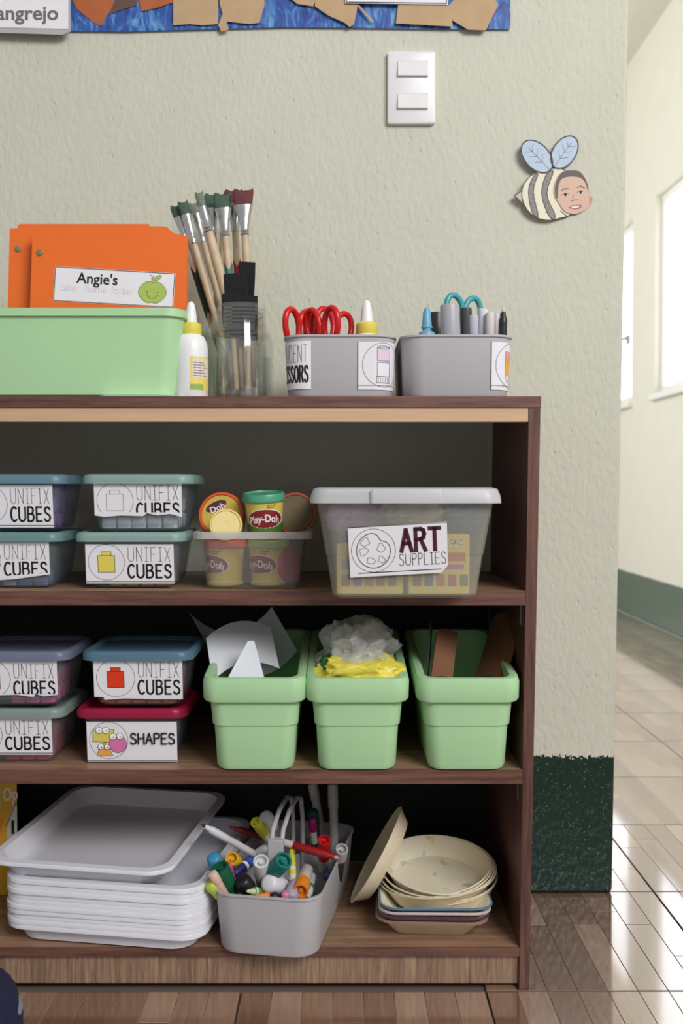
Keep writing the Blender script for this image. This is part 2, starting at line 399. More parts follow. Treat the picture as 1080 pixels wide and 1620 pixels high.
# ------------------------------------------------------------------ the setting
WALL_Y, FRONT_Y = 1.575, 1.27
def struct(o): o['kind'] = 'structure'; return o
wallm = plaster('pale_green_plaster', (205, 204, 188), (10, 43, 33), .222)
g = G()
def skew_box(g, x0b, x1b, x0t, x1t, y0, y1, z0, z1, mi=0):
    g.add([(x0b, y0, z0), (x1b, y0, z0), (x1b, y1, z0), (x0b, y1, z0), (x0t, y0, z1), (x1t, y0, z1), (x1t, y1, z1), (x0t, y1, z1)],
          [(0, 3, 2, 1), (4, 5, 6, 7), (0, 1, 5, 4), (1, 2, 6, 5), (2, 3, 7, 6), (3, 0, 4, 7)], mi)
skew_box(g, -1.6, .433, -1.6, .4665, WALL_Y, WALL_Y + .15, 0, 2.8)
struct(g.build('wall_back', wallm, bevel=.006))
farm = plaster('pale_cream_plaster', (226, 225, 212), (104, 120, 108), .217, .002, .15)
RX = 1.46
WZ0, WZ1 = 1.08, 2.0
g = G()
g.span(RX, RX + .15, .6, 6.2, 0, WZ0); g.span(RX, RX + .15, .6, 6.2, WZ1, 2.8)
for a, b in ((.6, 3.1), (4.66, 5.03), (6.0, 6.2)): g.span(RX, RX + .15, a, b, WZ0, WZ1)
struct(g.build('wall_right', farm))
g = G(); g.span(-1.6, RX + .15, 6.2, 6.35, 0, 2.8); struct(g.build('wall_far', farm))
g = G(); g.span(.3, RX + .15, 1.6, 6.35, 2.8, 2.9); struct(g.build('ceiling', mat('white_ceiling_paint', (225, 224, 212), .8)))
wf = mat('white_window_frame', (236, 236, 232), .4)
def lit_pane():
    m, nt, b, o = nodes('daylit_frosted_glass')
    b.inputs['Base Color'].default_value = (.4, .41, .42, 1); b.inputs['Roughness'].default_value = .4
    tc = nt.nodes.new('ShaderNodeTexCoord'); n = nt.nodes.new('ShaderNodeTexNoise'); n.inputs['Scale'].default_value = 1.5
    nt.links.new(tc.outputs['Object'], n.inputs['Vector'])
    r = nt.nodes.new('ShaderNodeMapRange'); r.inputs[3].default_value = 2.0; r.inputs[4].default_value = 2.6
    nt.links.new(n.outputs['Fac'], r.inputs[0]); nt.links.new(r.outputs[0], b.inputs['Emission Strength'])
    b.inputs['Emission Color'].default_value = (.97, .98, 1.0, 1)
    return m
pane_m = lit_pane()
for k, (a, b, n) in enumerate(((3.1, 4.66, 3), (5.03, 6.0, 2))):
    g = G(); f = .035
    x0, x1 = RX + .03, RX + .07
    g.span(x0, x1, a, b, WZ0, WZ0 + f); g.span(x0, x1, a, b, WZ1 - f, WZ1)
    for i in range(n + 1):
        c = a + (b - a) * i / n; c = min(max(c, a + f / 2), b - f / 2); g.span(x0, x1, c - f / 2, c + f / 2, WZ0 + f, WZ1 - f)
    w = struct(g.build('window_%d' % (k + 1), wf, bevel=.003))
    for i in range(n):
        p = G(); c0 = a + (b - a) * i / n + .012; c1 = a + (b - a) * (i + 1) / n - .012
        p.span(RX + .048, RX + .053, c0, c1, WZ0 + .02, WZ1 - .02); p.build('pane', pane_m, w, smooth=0)
    s = G(); s.span(RX - .025, RX + .03, a - .02, b + .02, WZ0 - .03, WZ0); s.build('window_sill', wf, w, bevel=.004)
# small coat hook on the corridor wall
hp = at(992, 537, 5.08); hp.x = RX
t = thing('coat_hook', 'small pale grey hook on the far bright wall beyond the corner', 'hook', hp)
g = G(); g.box((-.004, 0, 0), (.008, .06, .05)); g.build('back_plate', mat('grey_hook', (175, 178, 180), .4), t, bevel=.002)
g = G(); g.tube([(-.006, 0, .01), (-.04, 0, 0), (-.06, 0, -.015), (-.068, 0, .01)], .008); g.build('prong', mat('grey_hook', (175, 178, 180), .4), t)

# floor: grout slab, tiles, printed wood planks
def plankm(name, by_brick):
    m, nt, b, o = nodes(name)
    tc = nt.nodes.new('ShaderNodeTexCoord'); mp = nt.nodes.new('ShaderNodeMapping'); mp.inputs['Scale'].default_value = (90, 6, 90)
    nt.links.new(tc.outputs['Object'], mp.inputs[0])
    n = nt.nodes.new('ShaderNodeTexNoise'); n.inputs['Scale'].default_value = 1.6; n.inputs['Detail'].default_value = 6
    nt.links.new(mp.outputs[0], n.inputs['Vector'])
    r = nt.nodes.new('ShaderNodeValToRGB'); e = r.color_ramp.elements
    e[0].position = 0; e[0].color = rgb((98, 66, 50)); e[1].position = 1; e[1].color = rgb((190, 160, 138))
    q = e.new(.45); q.color = rgb((140, 104, 84))
    if by_brick:
        mb = nt.nodes.new('ShaderNodeMapping'); mb.inputs['Rotation'].default_value = (0, 0, PI / 2)
        nt.links.new(tc.outputs['Object'], mb.inputs[0])
        br = nt.nodes.new('ShaderNodeTexBrick'); br.inputs['Scale'].default_value = 1; br.inputs['Brick Width'].default_value = .16; br.inputs['Row Height'].default_value = .0394
        br.inputs['Mortar Size'].default_value = .0006; br.inputs['Color1'].default_value = (0, 0, 0, 1); br.inputs['Color2'].default_value = (1, 1, 1, 1); br.inputs['Mortar'].default_value = (0, 0, 0, 1)
        nt.links.new(mb.outputs[0], br.inputs['Vector']); rnd = br.outputs['Color']
    else:
        oi = nt.nodes.new('ShaderNodeObjectInfo'); rnd = oi.outputs['Random']
    mx = nt.nodes.new('ShaderNodeMix'); mx.data_type = 'FLOAT'; mx.inputs[0].default_value = .4
    nt.links.new(rnd, mx.inputs[2]); nt.links.new(n.outputs['Fac'], mx.inputs[3])
    nt.links.new(mx.outputs[0], r.inputs[0]); nt.links.new(r.outputs[0], b.inputs['Base Color'])
    b.inputs['Roughness'].default_value = .13; b.inputs['IOR'].default_value = 2.2
    b.inputs['Coat Weight'].default_value = 1.0; b.inputs['Coat IOR'].default_value = 2.1; b.inputs['Coat Roughness'].default_value = .06
    return m
plank_m, tile_m = plankm('printed_wood_plank', False), plankm('printed_wood_tile', True)
grout = mat('grey_grout', (110, 95, 84), .8)
g = G(); g.span(-2.2, RX, -1.5, 6.2, -.05, -.004); floor = struct(g.build('floor', grout))
TS, TX, TY = .3152, .501, 1.2675
cache = {}
for j in range(-1, 15):
    for i in range(-5, 4):
        x0, y0 = TX + i * TS, TY + j * TS
        if x0 > RX - .02: continue
        x1 = min(x0 + TS, RX)
        if j >= 0 and x1 < .2: continue
        if j == 0 and x1 < .45 and i < -1: continue
        tw = x1 - x0 - .0025
        near = j <= 1 and i <= 0
        if near:
            t = G(); t.span(0, tw, 0, TS - .0025, -.004, -.0007); o = t.build('tile', grout, floor, smooth=0); o.location = (x0 + .00125, y0 + .00125, 0)
            for k in range(8):
                pw = (TS - .0025) / 8; cut = random.choice([.3, .5, .62, .76])
                for a, b in ((0, cut), (cut, 1)):
                    key = (round(b - a, 2))
                    if key not in cache:
                        L = (b - a) * (TS - .0025) - .0006; ww = pw - .0006
                        p = G(); p.rings([[(0, 0, -.0007), (ww, 0, -.0007), (ww, L, -.0007), (0, L, -.0007)], [(0, 0, -.0003), (ww, 0, -.0003), (ww, L, -.0003), (0, L, -.0003)], [(.0005, .0005, 0), (ww - .0005, .0005, 0), (ww - .0005, L - .0005, 0), (.0005, L - .0005, 0)]])
                        cache[key] = p.mesh('plank', plank_m, 0)
                    q = bpy.data.objects.new('plank', cache[key]); C.objects.link(q); q.parent = o
                    q.location = (k * pw + .0003, a * (TS - .0025) + .0003, 0)
        else:
            if ('t', round(tw, 3)) not in cache:
                t = G(); L = TS - .0025; h = .0012
                t.rings([[(0, 0, -.004), (tw, 0, -.004), (tw, L, -.004), (0, L, -.004)], [(0, 0, -h), (tw, 0, -h), (tw, L, -h), (0, L, -h)], [(h, h, 0), (tw - h, h, 0), (tw - h, L - h, 0), (h, L - h, 0)]])
                cache[('t', round(tw, 3))] = t.mesh('tile', tile_m, 0)
            o = bpy.data.objects.new('tile', cache[('t', round(tw, 3))]); C.objects.link(o); o.parent = floor; o.location = (x0 + .00125, y0 + .00125, 0)

# ------------------------------------------------------------------ shelf unit
dark_w = wood('dark_walnut_laminate', (74, 44, 38), (128, 88, 74), 0)
dark_v = wood('dark_walnut_laminate_upright', (66, 38, 34), (118, 80, 68), 2)
mid_w = wood('brown_oak_laminate', (118, 88, 68), (176, 142, 114), 0, fine=40, waves=.6)
kick_w = wood('pale_oak_kickboard', (108, 82, 66), (172, 142, 116), 2, fine=60, waves=1.2)
raw_w = wood('raw_pale_edge', (196, 160, 126), (214, 180, 146), 0, fine=30)
Z = lambda py: at(540, py, FRONT_Y).z
ZT, ZTb, ZA = Z(627), Z(645), Z(667)
S1, S1b, S2, S2b, S3, S3b = Z(935), Z(958), Z(1218), Z(1240), Z(1499), Z(1513)
XL = -.62
BACK = WALL_Y - .004
unit = thing('shelf_unit', 'dark brown open wooden shelf unit against the green wall', 'shelf', (0, 0, 0))
def xin(z, px_t=836, px_b=820.5):
    zt, zb = Z(645), 0.0; k = (z - zb) / (zt - zb)
    a, b = at(px_b, 1572, FRONT_Y).x, at(px_t, 645, FRONT_Y).x
    return a + (b - a) * k
xout = lambda z: xin(z, 855, 836.5)
g = G(); skew_box(g, xin(0), xout(0), xin(ZTb), xout(ZTb), FRONT_Y, BACK, 0, ZTb); g.build('side_panel', dark_v, unit, bevel=.0008)
g = G(); g.span(XL - .016, XL, FRONT_Y, BACK, 0, ZTb); g.build('side_panel', dark_v, unit, bevel=.0008)
g = G(); g.span(XL - .016, xout(ZTb) + .0005, FRONT_Y - .001, BACK, ZTb, ZT); g.build('top_board', dark_w, unit, bevel=.0008)
g = G(); g.span(XL, xin(ZA), FRONT_Y + .001, FRONT_Y + .018, ZA, ZTb); g.build('front_rail', raw_w, unit, bevel=.0005, label='pale raw wood rail under the top board')
def shelf(z1, z0):
    # pale top face, darker banded front edge
    g = G(); g.span(XL, xin((z0 + z1) / 2), FRONT_Y + .002, BACK, z0, z1); o = g.build('shelf_board', mid_w, unit, bevel=.0005)
    e = G(); e.span(XL, xin((z0 + z1) / 2), FRONT_Y, FRONT_Y + .002, z0, z1); e.build('edge_band', dark_w, o, smooth=0)
shelf(S1, S1b); shelf(S2, S2b); shelf(S3, S3b)
g = G(); g.span(XL, xin(.03), FRONT_Y + .006, FRONT_Y + .022, .006, S3b); g.build('kick_board', kick_w, unit, bevel=.0005)
g = G(); g.span(XL, xin(.3), BACK - .005, BACK, S3, S1b); g.build('added_shade_sheet', mat('deep_shade_green', (26, 32, 28), .7), unit)  # dark sheet added to colour in the deep shade of the lower compartments
metal = mat('zinc_metal', (150, 150, 150), .35, metal=.9)
for z in (S1b, S2b):
    g = G(); x = xin(z) - .0006
    g.box((x - .001, FRONT_Y + .03, z - .014), (.002, .012, .028)); g.box((x - .009, FRONT_Y + .03, z - .001), (.018, .012, .002)); g.build('bracket', metal, unit)

# ------------------------------------------------------------------ wall: switch, poster, bee
def wm(px, py, off):
    o = at(px, py, WALL_Y - off); return o
sc = 1575 / (WALL_Y) # px per metre at the wall
def pxmap(cx, cy):       # local map for things pinned to the wall: u, v in metres, lift towards the room
    return lambda u, v, l: Vector((u, -l, v))
sw = thing('light_switch', 'white double rocker light switch plate on the wall', 'light switch', at(650, 141.5, WALL_Y))
whp = mat('white_switch_plastic', (232, 230, 232), .35)
g = G(); L = [(.074, .112, .004, 0), (.075, .113, .004, .003), (.0735, .1115, .004, .008), (.070, .108, .004, .009)]
g.loft(L); g.v = [(x, -z, y) for x, y, z in g.v]; g.build('cover_plate', whp, sw)
for zc in (.0275, -.0225):
    g = G(); g.loft([(.048, .0265, .001, .0088), (.048, .0265, .001, .0095)]); g.v = [(x + .002, -z, y + zc) for x, y, z in g.v]; g.build('rocker_surround', mat('switch_shadow_gap', (205, 203, 206), .5), sw)
    g = G(); g.add([(-.0215, -.0088, zc - .0118), (.0255, -.0088, zc - .0118), (.0255, -.0088, zc + .0118), (-.0215, -.0088, zc + .0118), (-.0215, -.0135, zc - .0112), (.0255, -.0135, zc - .0112), (.0255, -.0105, zc + .0118), (-.0215, -.0105, zc + .0118)],
        [(0, 3, 2, 1), (4, 5, 6, 7), (0, 1, 5, 4), (1, 2, 6, 5), (2, 3, 7, 6), (3, 0, 4, 7)]); g.build('rocker', whp, sw, bevel=.0006)

def paint_blue():
    m, nt, b, o = nodes('brushed_blue_paint')
    tc = nt.nodes.new('ShaderNodeTexCoord'); mp = nt.nodes.new('ShaderNodeMapping'); mp.inputs['Scale'].default_value = (60, 60, 22); mp.inputs['Rotation'].default_value = (0, .5, 0)
    nt.links.new(tc.outputs['Object'], mp.inputs[0]); n = nt.nodes.new('ShaderNodeTexNoise'); n.inputs['Scale'].default_value = 1.2; n.inputs['Detail'].default_value = 7; n.inputs['Distortion'].default_value = 1.5
    nt.links.new(mp.outputs[0], n.inputs['Vector']); r = nt.nodes.new('ShaderNodeValToRGB'); e = r.color_ramp.elements
    e[0].position = .3; e[0].color = rgb((30, 46, 122)); e[1].position = .72; e[1].color = rgb((110, 170, 214)); q = e.new(.5); q.color = rgb((48, 92, 172))
    nt.links.new(n.outputs['Fac'], r.inputs[0]); nt.links.new(r.outputs[0], b.inputs['Base Color']); b.inputs['Roughness'].default_value = .5
    return m
po = thing('poster', 'blue painted paper poster with torn brown scraps, top of the wall', 'poster', at(460, 20, WALL_Y))
O0 = po.location.copy()
def pp(px, py, off): return at(px, py, WALL_Y - off) - O0
def paper_piece(name, pts, off, m, parent, t=.0006, to=pp, curl=0):
    g = G(); n = len(pts)
    vs = [to(x, y, off) for x, y in pts] + [to(x, y, off + t) for x, y in pts]
    g.add(vs, [tuple(range(n)), tuple(range(2 * n - 1, n - 1, -1))] + [(i, (i + 1) % n, n + (i + 1) % n, n + i) for i in range(n)])
    return g.build(name, m, parent, smooth=0)
paper_piece('backing_sheet', [(40, -180), (807, -180), (807, 46), (700, 46), (560, 44), (450, 43), (300, 47), (200, 50), (113, 49), (40, 50)], .003, paint_blue(), po, .0015)
kr = mat('kraft_paper', (190, 160, 124), .75, .12, 40, .3, 60); og = mat('rust_paper', (176, 98, 56), .75, .18, 40, .3, 60); db = mat('brown_paper', (104, 76, 68), .75, .15, 40)
for k, (pts, m) in enumerate([
        ([(100, -60), (182, -60), (179, 8), (160, 41), (150, 37), (122, 15), (114, 0)], og), ([(172, 24), (182, 0), (186, -50), (225, -50), (219, -5), (216, 8), (190, 16)], db),
        ([(218, -60), (275, -60), (273, 4), (250, 12), (224, 18), (220, 0)], og), ([(274, -70), (345, -70), (345, 38), (320, 40), (300, 38), (274, 40)], kr),
        ([(348, -70), (420, -70), (418, 10), (410, 36), (395, 38), (358, 34), (362, 47), (350, 50), (345, 40), (352, 22), (347, 5)], kr),
        ([(450, -60), (505, -60), (500, 0), (495, 10), (470, 6), (455, -6)], kr), ([(500, -60), (570, -60), (566, 8), (560, 38), (553, 43), (545, 36), (520, 25), (498, 10)], kr),
        ([(630, 4), (710, 8), (780, -60), (800, -60), (783, 0), (788, 8), (768, 48), (740, 47), (715, 32), (716, 42), (680, 40), (626, 37)], kr),
        ([(565, 9), (568, 8), (591, 33), (588, 35)], kr)]):
    paper_piece('paper_scrap', pts, .0048 + .0007 * k, m, po)
    if k == 1 and False: pass
paper_piece('caption_strip', [(546, -40), (708, -40), (708, 7), (546, 5)], .012, PAPER, po)
P = Print(); P.stroke([(548, -40), (548, 3), (706, 5), (706, -40)], 1.3, INK()); P.build('caption_border', po, lambda u, v, l: pp(u, v, .0128 + l), .0001, 1.0)
cd = thing('name_card', 'white printed word card with grey border, top left corner', 'card', at(50, 25, WALL_Y))
O1 = cd.location.copy(); cp = lambda px, py, off: at(px, py, WALL_Y - off) - O1
paper_piece('card', [(-60, -60), (111, -60), (112, 50), (98, 55), (-60, 50)], .016, mat('card_grey_border', (178, 180, 178), .4), cd, .0012, cp)
paper_piece('card_face', [(-56, -60), (108, -60), (108, 46), (-56, 42)], .0175, PAPER, cd, .0004, cp)
P = Print(); gm = flatmat((112, 108, 108))
vs, fs = text_geo('Cangrejo', .022)
xe = max(v[0] for v in vs)
for f in fs: P.poly([(92 - (xe - vs[i][0]) * 33, 31 - vs[i][1] * 31) for i in f], gm)
P.build('lettering', cd, lambda u, v, l: cp(u, v, .018 + l), .0001, 1.0)
# bee cut-out
bee = thing('paper_bee', 'paper bee cut-out with a smiling child photo face', 'decoration', at(874, 285, WALL_Y - .006), (0, math.radians(0), math.radians(6)))
BO = at(874, 285, WALL_Y - .006)
def bp_(cx, cy): return ((800 + cx / 6.75 - 874) / 1000.0, -(200 + cy / 6.75 - 285) / 1000.0)
bm_ = lambda u, v, l: Vector((u, -l, v))
cream = mat('bee_cream_paper', (232, 226, 204), .7); blue_w = mat('bee_wing_blue', (186, 202, 222), .7, .12, 60); hatch = mat('bee_grey_hatching', (150, 142, 140), .8, .35, 300)
skin = mat('photo_skin', (204, 166, 144), .45, .06, 30); hair = mat('photo_hair', (62, 48, 44), .45, .2, 60); 
body = [(520, 450), (640, 455), (720, 600), (740, 800), (700, 930), (640, 955), (560, 975), (500, 992), (430, 998), (330, 978), (230, 910), (170, 800), (162, 690), (200, 600), (280, 515), (400, 470)]
body = chaikin(body)
g = G(); g.prism([bp_(*p) for p in body], bm_, .0006); b0 = g.build('body', cream, bee, smooth=0)
g = G(); g.prism([bp_(*p) for p in ((170, 680), (80, 745), (170, 830))], bm_, .0006); g.build('stinger', mat('bee_stinger', (196, 190, 178), .8, .3, 200), bee, smooth=0)
P = Print(); K = lambda pts: [tuple(c * 1000 for c in bp_(*p)) for p in pts]
ink2 = flatmat((66, 64, 66))
for pts in ([(300, 515), (350, 505), (290, 640), (290, 760), (360, 985), (280, 945), (235, 760), (240, 640)], [(440, 490), (520, 460), (445, 640), (430, 760), (550, 970), (470, 990), (375, 760), (385, 620)]):
    x0_ = pts[0][0]; pts = [pts[0]] + chaikin(pts, 2)
    P.poly(K(pts[1:]), hatch); P.up(); P.stroke(K(pts[1:]), 1.2, ink2, True)
    for i in range(9):
        y = 530 + i * 48; P.stroke(K([(pts[0][0] - 50 if i in (2, 3, 4) else pts[0][0] - 30, y), (pts[0][0] + 10 + (20 if i > 5 else 0), y + 8)]), .35, ink2)
P.stroke(K(body), 1.2, ink2, True); P.stroke(K([(170, 690), (85, 745), (165, 820)]), .9, ink2); P.stroke(K([(165, 700), (95, 745)]), .8, ink2); P.stroke(K([(585, 895), (650, 945)]), 1.2, ink2)
P.build('stripes', b0, bm_, .0007)
for cx, cy, rx, ry, an in ((325, 335, 200, 132, 136), (622, 280, 192, 122, 55)):
    g = G(); c = bp_(cx, cy); pts = ell(c[0] * 1000, c[1] * 1000, rx / 6.75, ry / 6.75, an)
    g.prism([(u / 1000, v / 1000) for u, v in pts], lambda u, v, l: Vector((u, -.0008 - l, v)), .0005); wg = g.build('wing', blue_w, bee, smooth=0)
    P = Print(); P.stroke(pts, 1.9, ink2, True); a = math.radians(an)
    ax = lambda s, w: (c[0] * 1000 + (math.cos(a) * s - math.sin(a) * w) / 6.75, c[1] * 1000 + (math.sin(a) * s + math.cos(a) * w) / 6.75)
    P.stroke([ax(-185, 0), ax(130, 0)], .6, ink2)
    for s_ in (-80, 0, 70):
        for w_ in (-1, 1): P.stroke([ax(s_, 0), ax(s_ + 55, w_ * 62)], .5, ink2)
    P.build('veins', wg, bm_, .0014)
face = [(620, 470), (700, 468), (770, 462), (830, 510), (880, 600), (895, 720), (930, 750), (922, 800), (895, 835), (850, 880), (760, 925), (680, 925), (610, 890), (555, 800), (520, 760), (505, 670), (530, 570), (570, 505)]
face = chaikin(face)
g = G(); g.prism([bp_(*p) for p in face], lambda u, v, l: Vector((u, -.0016 - l, v)), .0006); fa = g.build('face_photo', skin, bee, smooth=0, label='cut-out photo of a child face with dark hair')
P = Print()
P.poly(K(chaikin([(622, 474), (700, 471), (768, 467), (826, 512), (874, 600), (888, 700), (870, 660), (850, 590), (800, 540), (700, 530), (600, 550), (565, 600), (550, 690), (552, 785), (526, 752), (512, 670), (536, 572), (574, 509)])), hair)
P.poly(K([(893, 728), (930, 750), (922, 800), (895, 835)]), mat('photo_ear', (186, 132, 108), .5)); P.up()
eye = flatmat((40, 28, 26)); wht = flatmat((236, 228, 222)); lip = flatmat((176, 100, 88)); sh = flatmat((176, 122, 98))
for ex, ey in ((632, 728), (797, 697)):
    P.poly(ell(*K([(ex, ey)])[0], 5.2, 2.2, 6), wht); P.up(); P.poly(ell(*K([(ex, ey)])[0], 2.4, 2.2), eye); P.stroke([K([(ex - 36, ey + 2)])[0], K([(ex, ey - 18)])[0], K([(ex + 34, ey - 4)])[0]], .8, eye)
P.stroke(K([(592, 685), (620, 666), (665, 664)]), 1.3, hair); P.stroke(K([(762, 648), (800, 634), (840, 650)]), 1.3, hair)
P.stroke(K([(690, 780), (715, 790), (735, 776), (765, 775)]), 1.0, sh); P.stroke(K([(722, 720), (715, 765)]), .6, sh)
P.poly(K([(668, 862), (700, 838), (750, 830), (815, 830), (800, 862), (740, 878)]), lip); P.up(); P.poly(K([(690, 858), (730, 842), (790, 840), (770, 860), (720, 866)]), wht)
P.build('features', fa, bm_, .0023)
# ------------------------------------------------------------------ reusable builders
def glue_bottle(loc, label, tall=.125, r=.0225, capcol=(232, 214, 92), bodycol=(238, 238, 240), lab=True, tipcol=(240, 240, 242), rotz=0):
    t = thing('glue_bottle', label, 'glue bottle', loc, (0, 0, rotz), 'glue bottles on the top board')
    bm = mat('glue_white_plastic_%d' % bodycol[0], bodycol, .35, .02); cm = mat('glue_cap_%d_%d' % (capcol[0], capcol[2]), capcol, .45)
    h = tall; g = G(); g.lathe([(r * .92, 0), (r, .003), (r, h * .5), (r * .95, h * .57), (r * .8, h * .63), (r * .55, h * .665), (r * .5, h * .68)], 28); g.build('bottle', bm, t)
    g = G(); n = 36; prof = [(r * .58, h * .655), (r * .62, h * .665), (r * .6, h * .76), (r * .5, h * .775), (r * .3, h * .79)]
    rs = [[(pr * (1 + (.035 if i % 2 else 0)) * math.cos(2 * PI * i / n), pr * (1 + (.035 if i % 2 else 0)) * math.sin(2 * PI * i / n), z) for i in range(n)] for pr, z in prof]
    g.rings(rs); g.build('collar', cm, t)
    g = G(); g.lathe([(r * .36, h * .785), (r * .34, h * .84), (r * .27, h * .93), (r * .18, h * .985), (r * .07, h)], 20); g.build('nozzle', mat('glue_tip_%d' % tipcol[0], tipcol, .35, .02), t)
    if lab:
        cyl = lambda u, v, l: Vector(((r + .0004 + l) * math.sin(u / r), -(r + .0004 + l) * math.cos(u / r), v))
        g = G()
        for i in range(10):
            a, b = .002 + i * .0032, .002 + (i + 1) * .0032; g.add([cyl(a, h * .08, 0), cyl(b, h * .08, 0), cyl(b, h * .42, 0), cyl(a, h * .42, 0)], [(0, 1, 2, 3)])
        lb = g.build('sticker', mat('glue_sticker_yellow', (238, 214, 110), .5), t)
        P = Print()
        def patch(u0, u1, v0, v1, m):
            for i in range(4): P.poly([(u0 + (u1 - u0) * i / 4, v0), (u0 + (u1 - u0) * (i + 1) / 4, v0), (u0 + (u1 - u0) * (i + 1) / 4, v1), (u0 + (u1 - u0) * i / 4, v1)], m)
        patch(5, 32, h * 200, h * 400, flatmat((226, 222, 232))); patch(2, 20, h * 85, h * 140, flatmat((150, 180, 82))); P.up()
        for i in range(6): patch(6, 28 - (i % 3) * 4, h * 220 + i * 3.4, h * 220 + i * 3.4 + 1.2, flatmat((136, 130, 158)))
        P.build('print', lb, cyl)
    return t
def bent_map(w, d, r, h, w1, d1):
    """surface map of a rounded tub: u runs along the outline from front centre, v up"""
    def one(s, w, d, r):
        a = w / 2 - r; sg = 1 if s >= 0 else -1; q = abs(s)
        if q <= a: return Vector((sg * q, -d / 2, 0)), Vector((0, -1, 0))
        q -= a; L = PI * r / 2
        if q <= L:
            th = q / r; return Vector((sg * (a + r * math.sin(th)), -d / 2 + r - r * math.cos(th), 0)), Vector((sg * math.sin(th), -math.cos(th), 0))
        return Vector((sg * w / 2, -d / 2 + r + (q - L), 0)), Vector((sg, 0, 0))
    def M(u, v, l):
        p0, n0 = one(u, w, d, r); p1, n1 = one(u, w1, d1, r); k = v / h
        p = p0.lerp(p1, k); n = n0.lerp(n1, k).normalized()
        return p + n * (l + .0008) + Vector((0, 0, v))
    return M
grey_pl = mat('grey_tub_plastic', (184, 182, 186), .42, .04, 12)
def grey_tub(name, label, loc, rotz, w=.136, d=.21, h=.08, w1=.1435, d1=.22, r=.028, group='grey plastic tubs'):
    t = thing(name, label, 'bin', loc, (0, 0, rotz), group)
    g = G(); k = .0016
    g.loft([(w - .012, d - .012, r, 0), (w - .003, d - .003, r, .0015), (w, d, r, .005), (w1, d1, r, h - .003), (w1 + .0035, d1 + .0035, r, h - .0025), (w1 + .0035, d1 + .0035, r, h), (w1 - .002, d1 - .002, r, h), (w - 2 * k, d - 2 * k, r, .006), (w - .012, d - .012, r, .003)], n=8)
    g.build('tub', grey_pl, t)
    return t, bent_map(w, d, r, h, w1, d1)

def brush(p0, p1, hr, ferr, bris, bcol, flat=1.0, bw=1.0, hcol=(202, 182, 152), label='', group='paint brushes in the jar', stain=None):
    """p0 handle end, p1 bristle tip"""
    L = (Vector(p1) - Vector(p0)).length
    t = thing('paint_brush', label, 'paint brush', p0, aim(p0, p1), group)
    hm = mat('brush_handle_%d_%d' % (hcol[0], hcol[2]), hcol, .5, .25 if stain else .1, 60 if stain else 25)
    z1 = L - bris - ferr
    g = G(); g.lathe([(hr * .45, 0), (hr * .6, .004), (hr * .75, z1 * .4), (hr, z1 * .8), (hr * .85, z1), (hr * .8, z1 + .004)], 14); g.build('handle', hm, t)
    if stain:
        g = G(); rr = lambda z: hr * (.75 + .25 * (z / (z1 * .8))) + .0003
        rs = []
        for z in (z1 * .5, z1 * .6, z1 * .7, z1 * .8): rs.append([(rr(z) * math.cos(a), rr(z) * math.sin(a), z + .006 * math.sin(3 * a + z * 50)) for a in [2 * PI * i / 14 for i in range(14)]])
        g.rings(rs, False, False); g.build('paint_stain', mat('stain_%d_%d' % (stain[0], stain[1]), stain, .6, .5, 120), t)
    g = G(); n = 16; rs = []
    for k, (r, fl, z) in enumerate([(hr * .95, 1, z1), (hr * 1.08, 1, z1 + .002), (hr * .95, 1, z1 + .004), (hr * 1.08, 1, z1 + .006), (hr * .95, 1, z1 + .008), (hr * .95 * (1 + (bw - 1) * .3), 1 - (1 - flat) * .4, z1 + ferr * .5), (hr * bw, flat, z1 + ferr)]):
        rs.append([(r * math.cos(2 * PI * i / n), r * fl * math.sin(2 * PI * i / n), z) for i in range(n)])
    g.rings(rs); g.build('ferrule', mat('silver_ferrule', (205, 204, 204), .25, .04, metal=.95), t)
    g = G(); n = 22; rs = []
    for f, sp in ((0, .92), (.4, 1.03), (.8, 1.1), (1, 1.08)):
        rs.append([(hr * bw * sp * math.cos(a) * (1 + (.08 * math.sin(i * 7.3) if f > .5 else 0)), hr * bw * flat * sp * math.sin(a) * (1 - .35 * f), z1 + ferr - .001 + (bris - (0 if f < 1 else .006 * abs(math.sin(i * 2.7)))) * f) for i, a in [(i, 2 * PI * i / n) for i in range(n)]])
    g.rings(rs); g.build('bristles', mat('bristle_%d_%d' % (bcol[0], bcol[1]), bcol, .8, .4, 250, .8, 400), t)
    return t
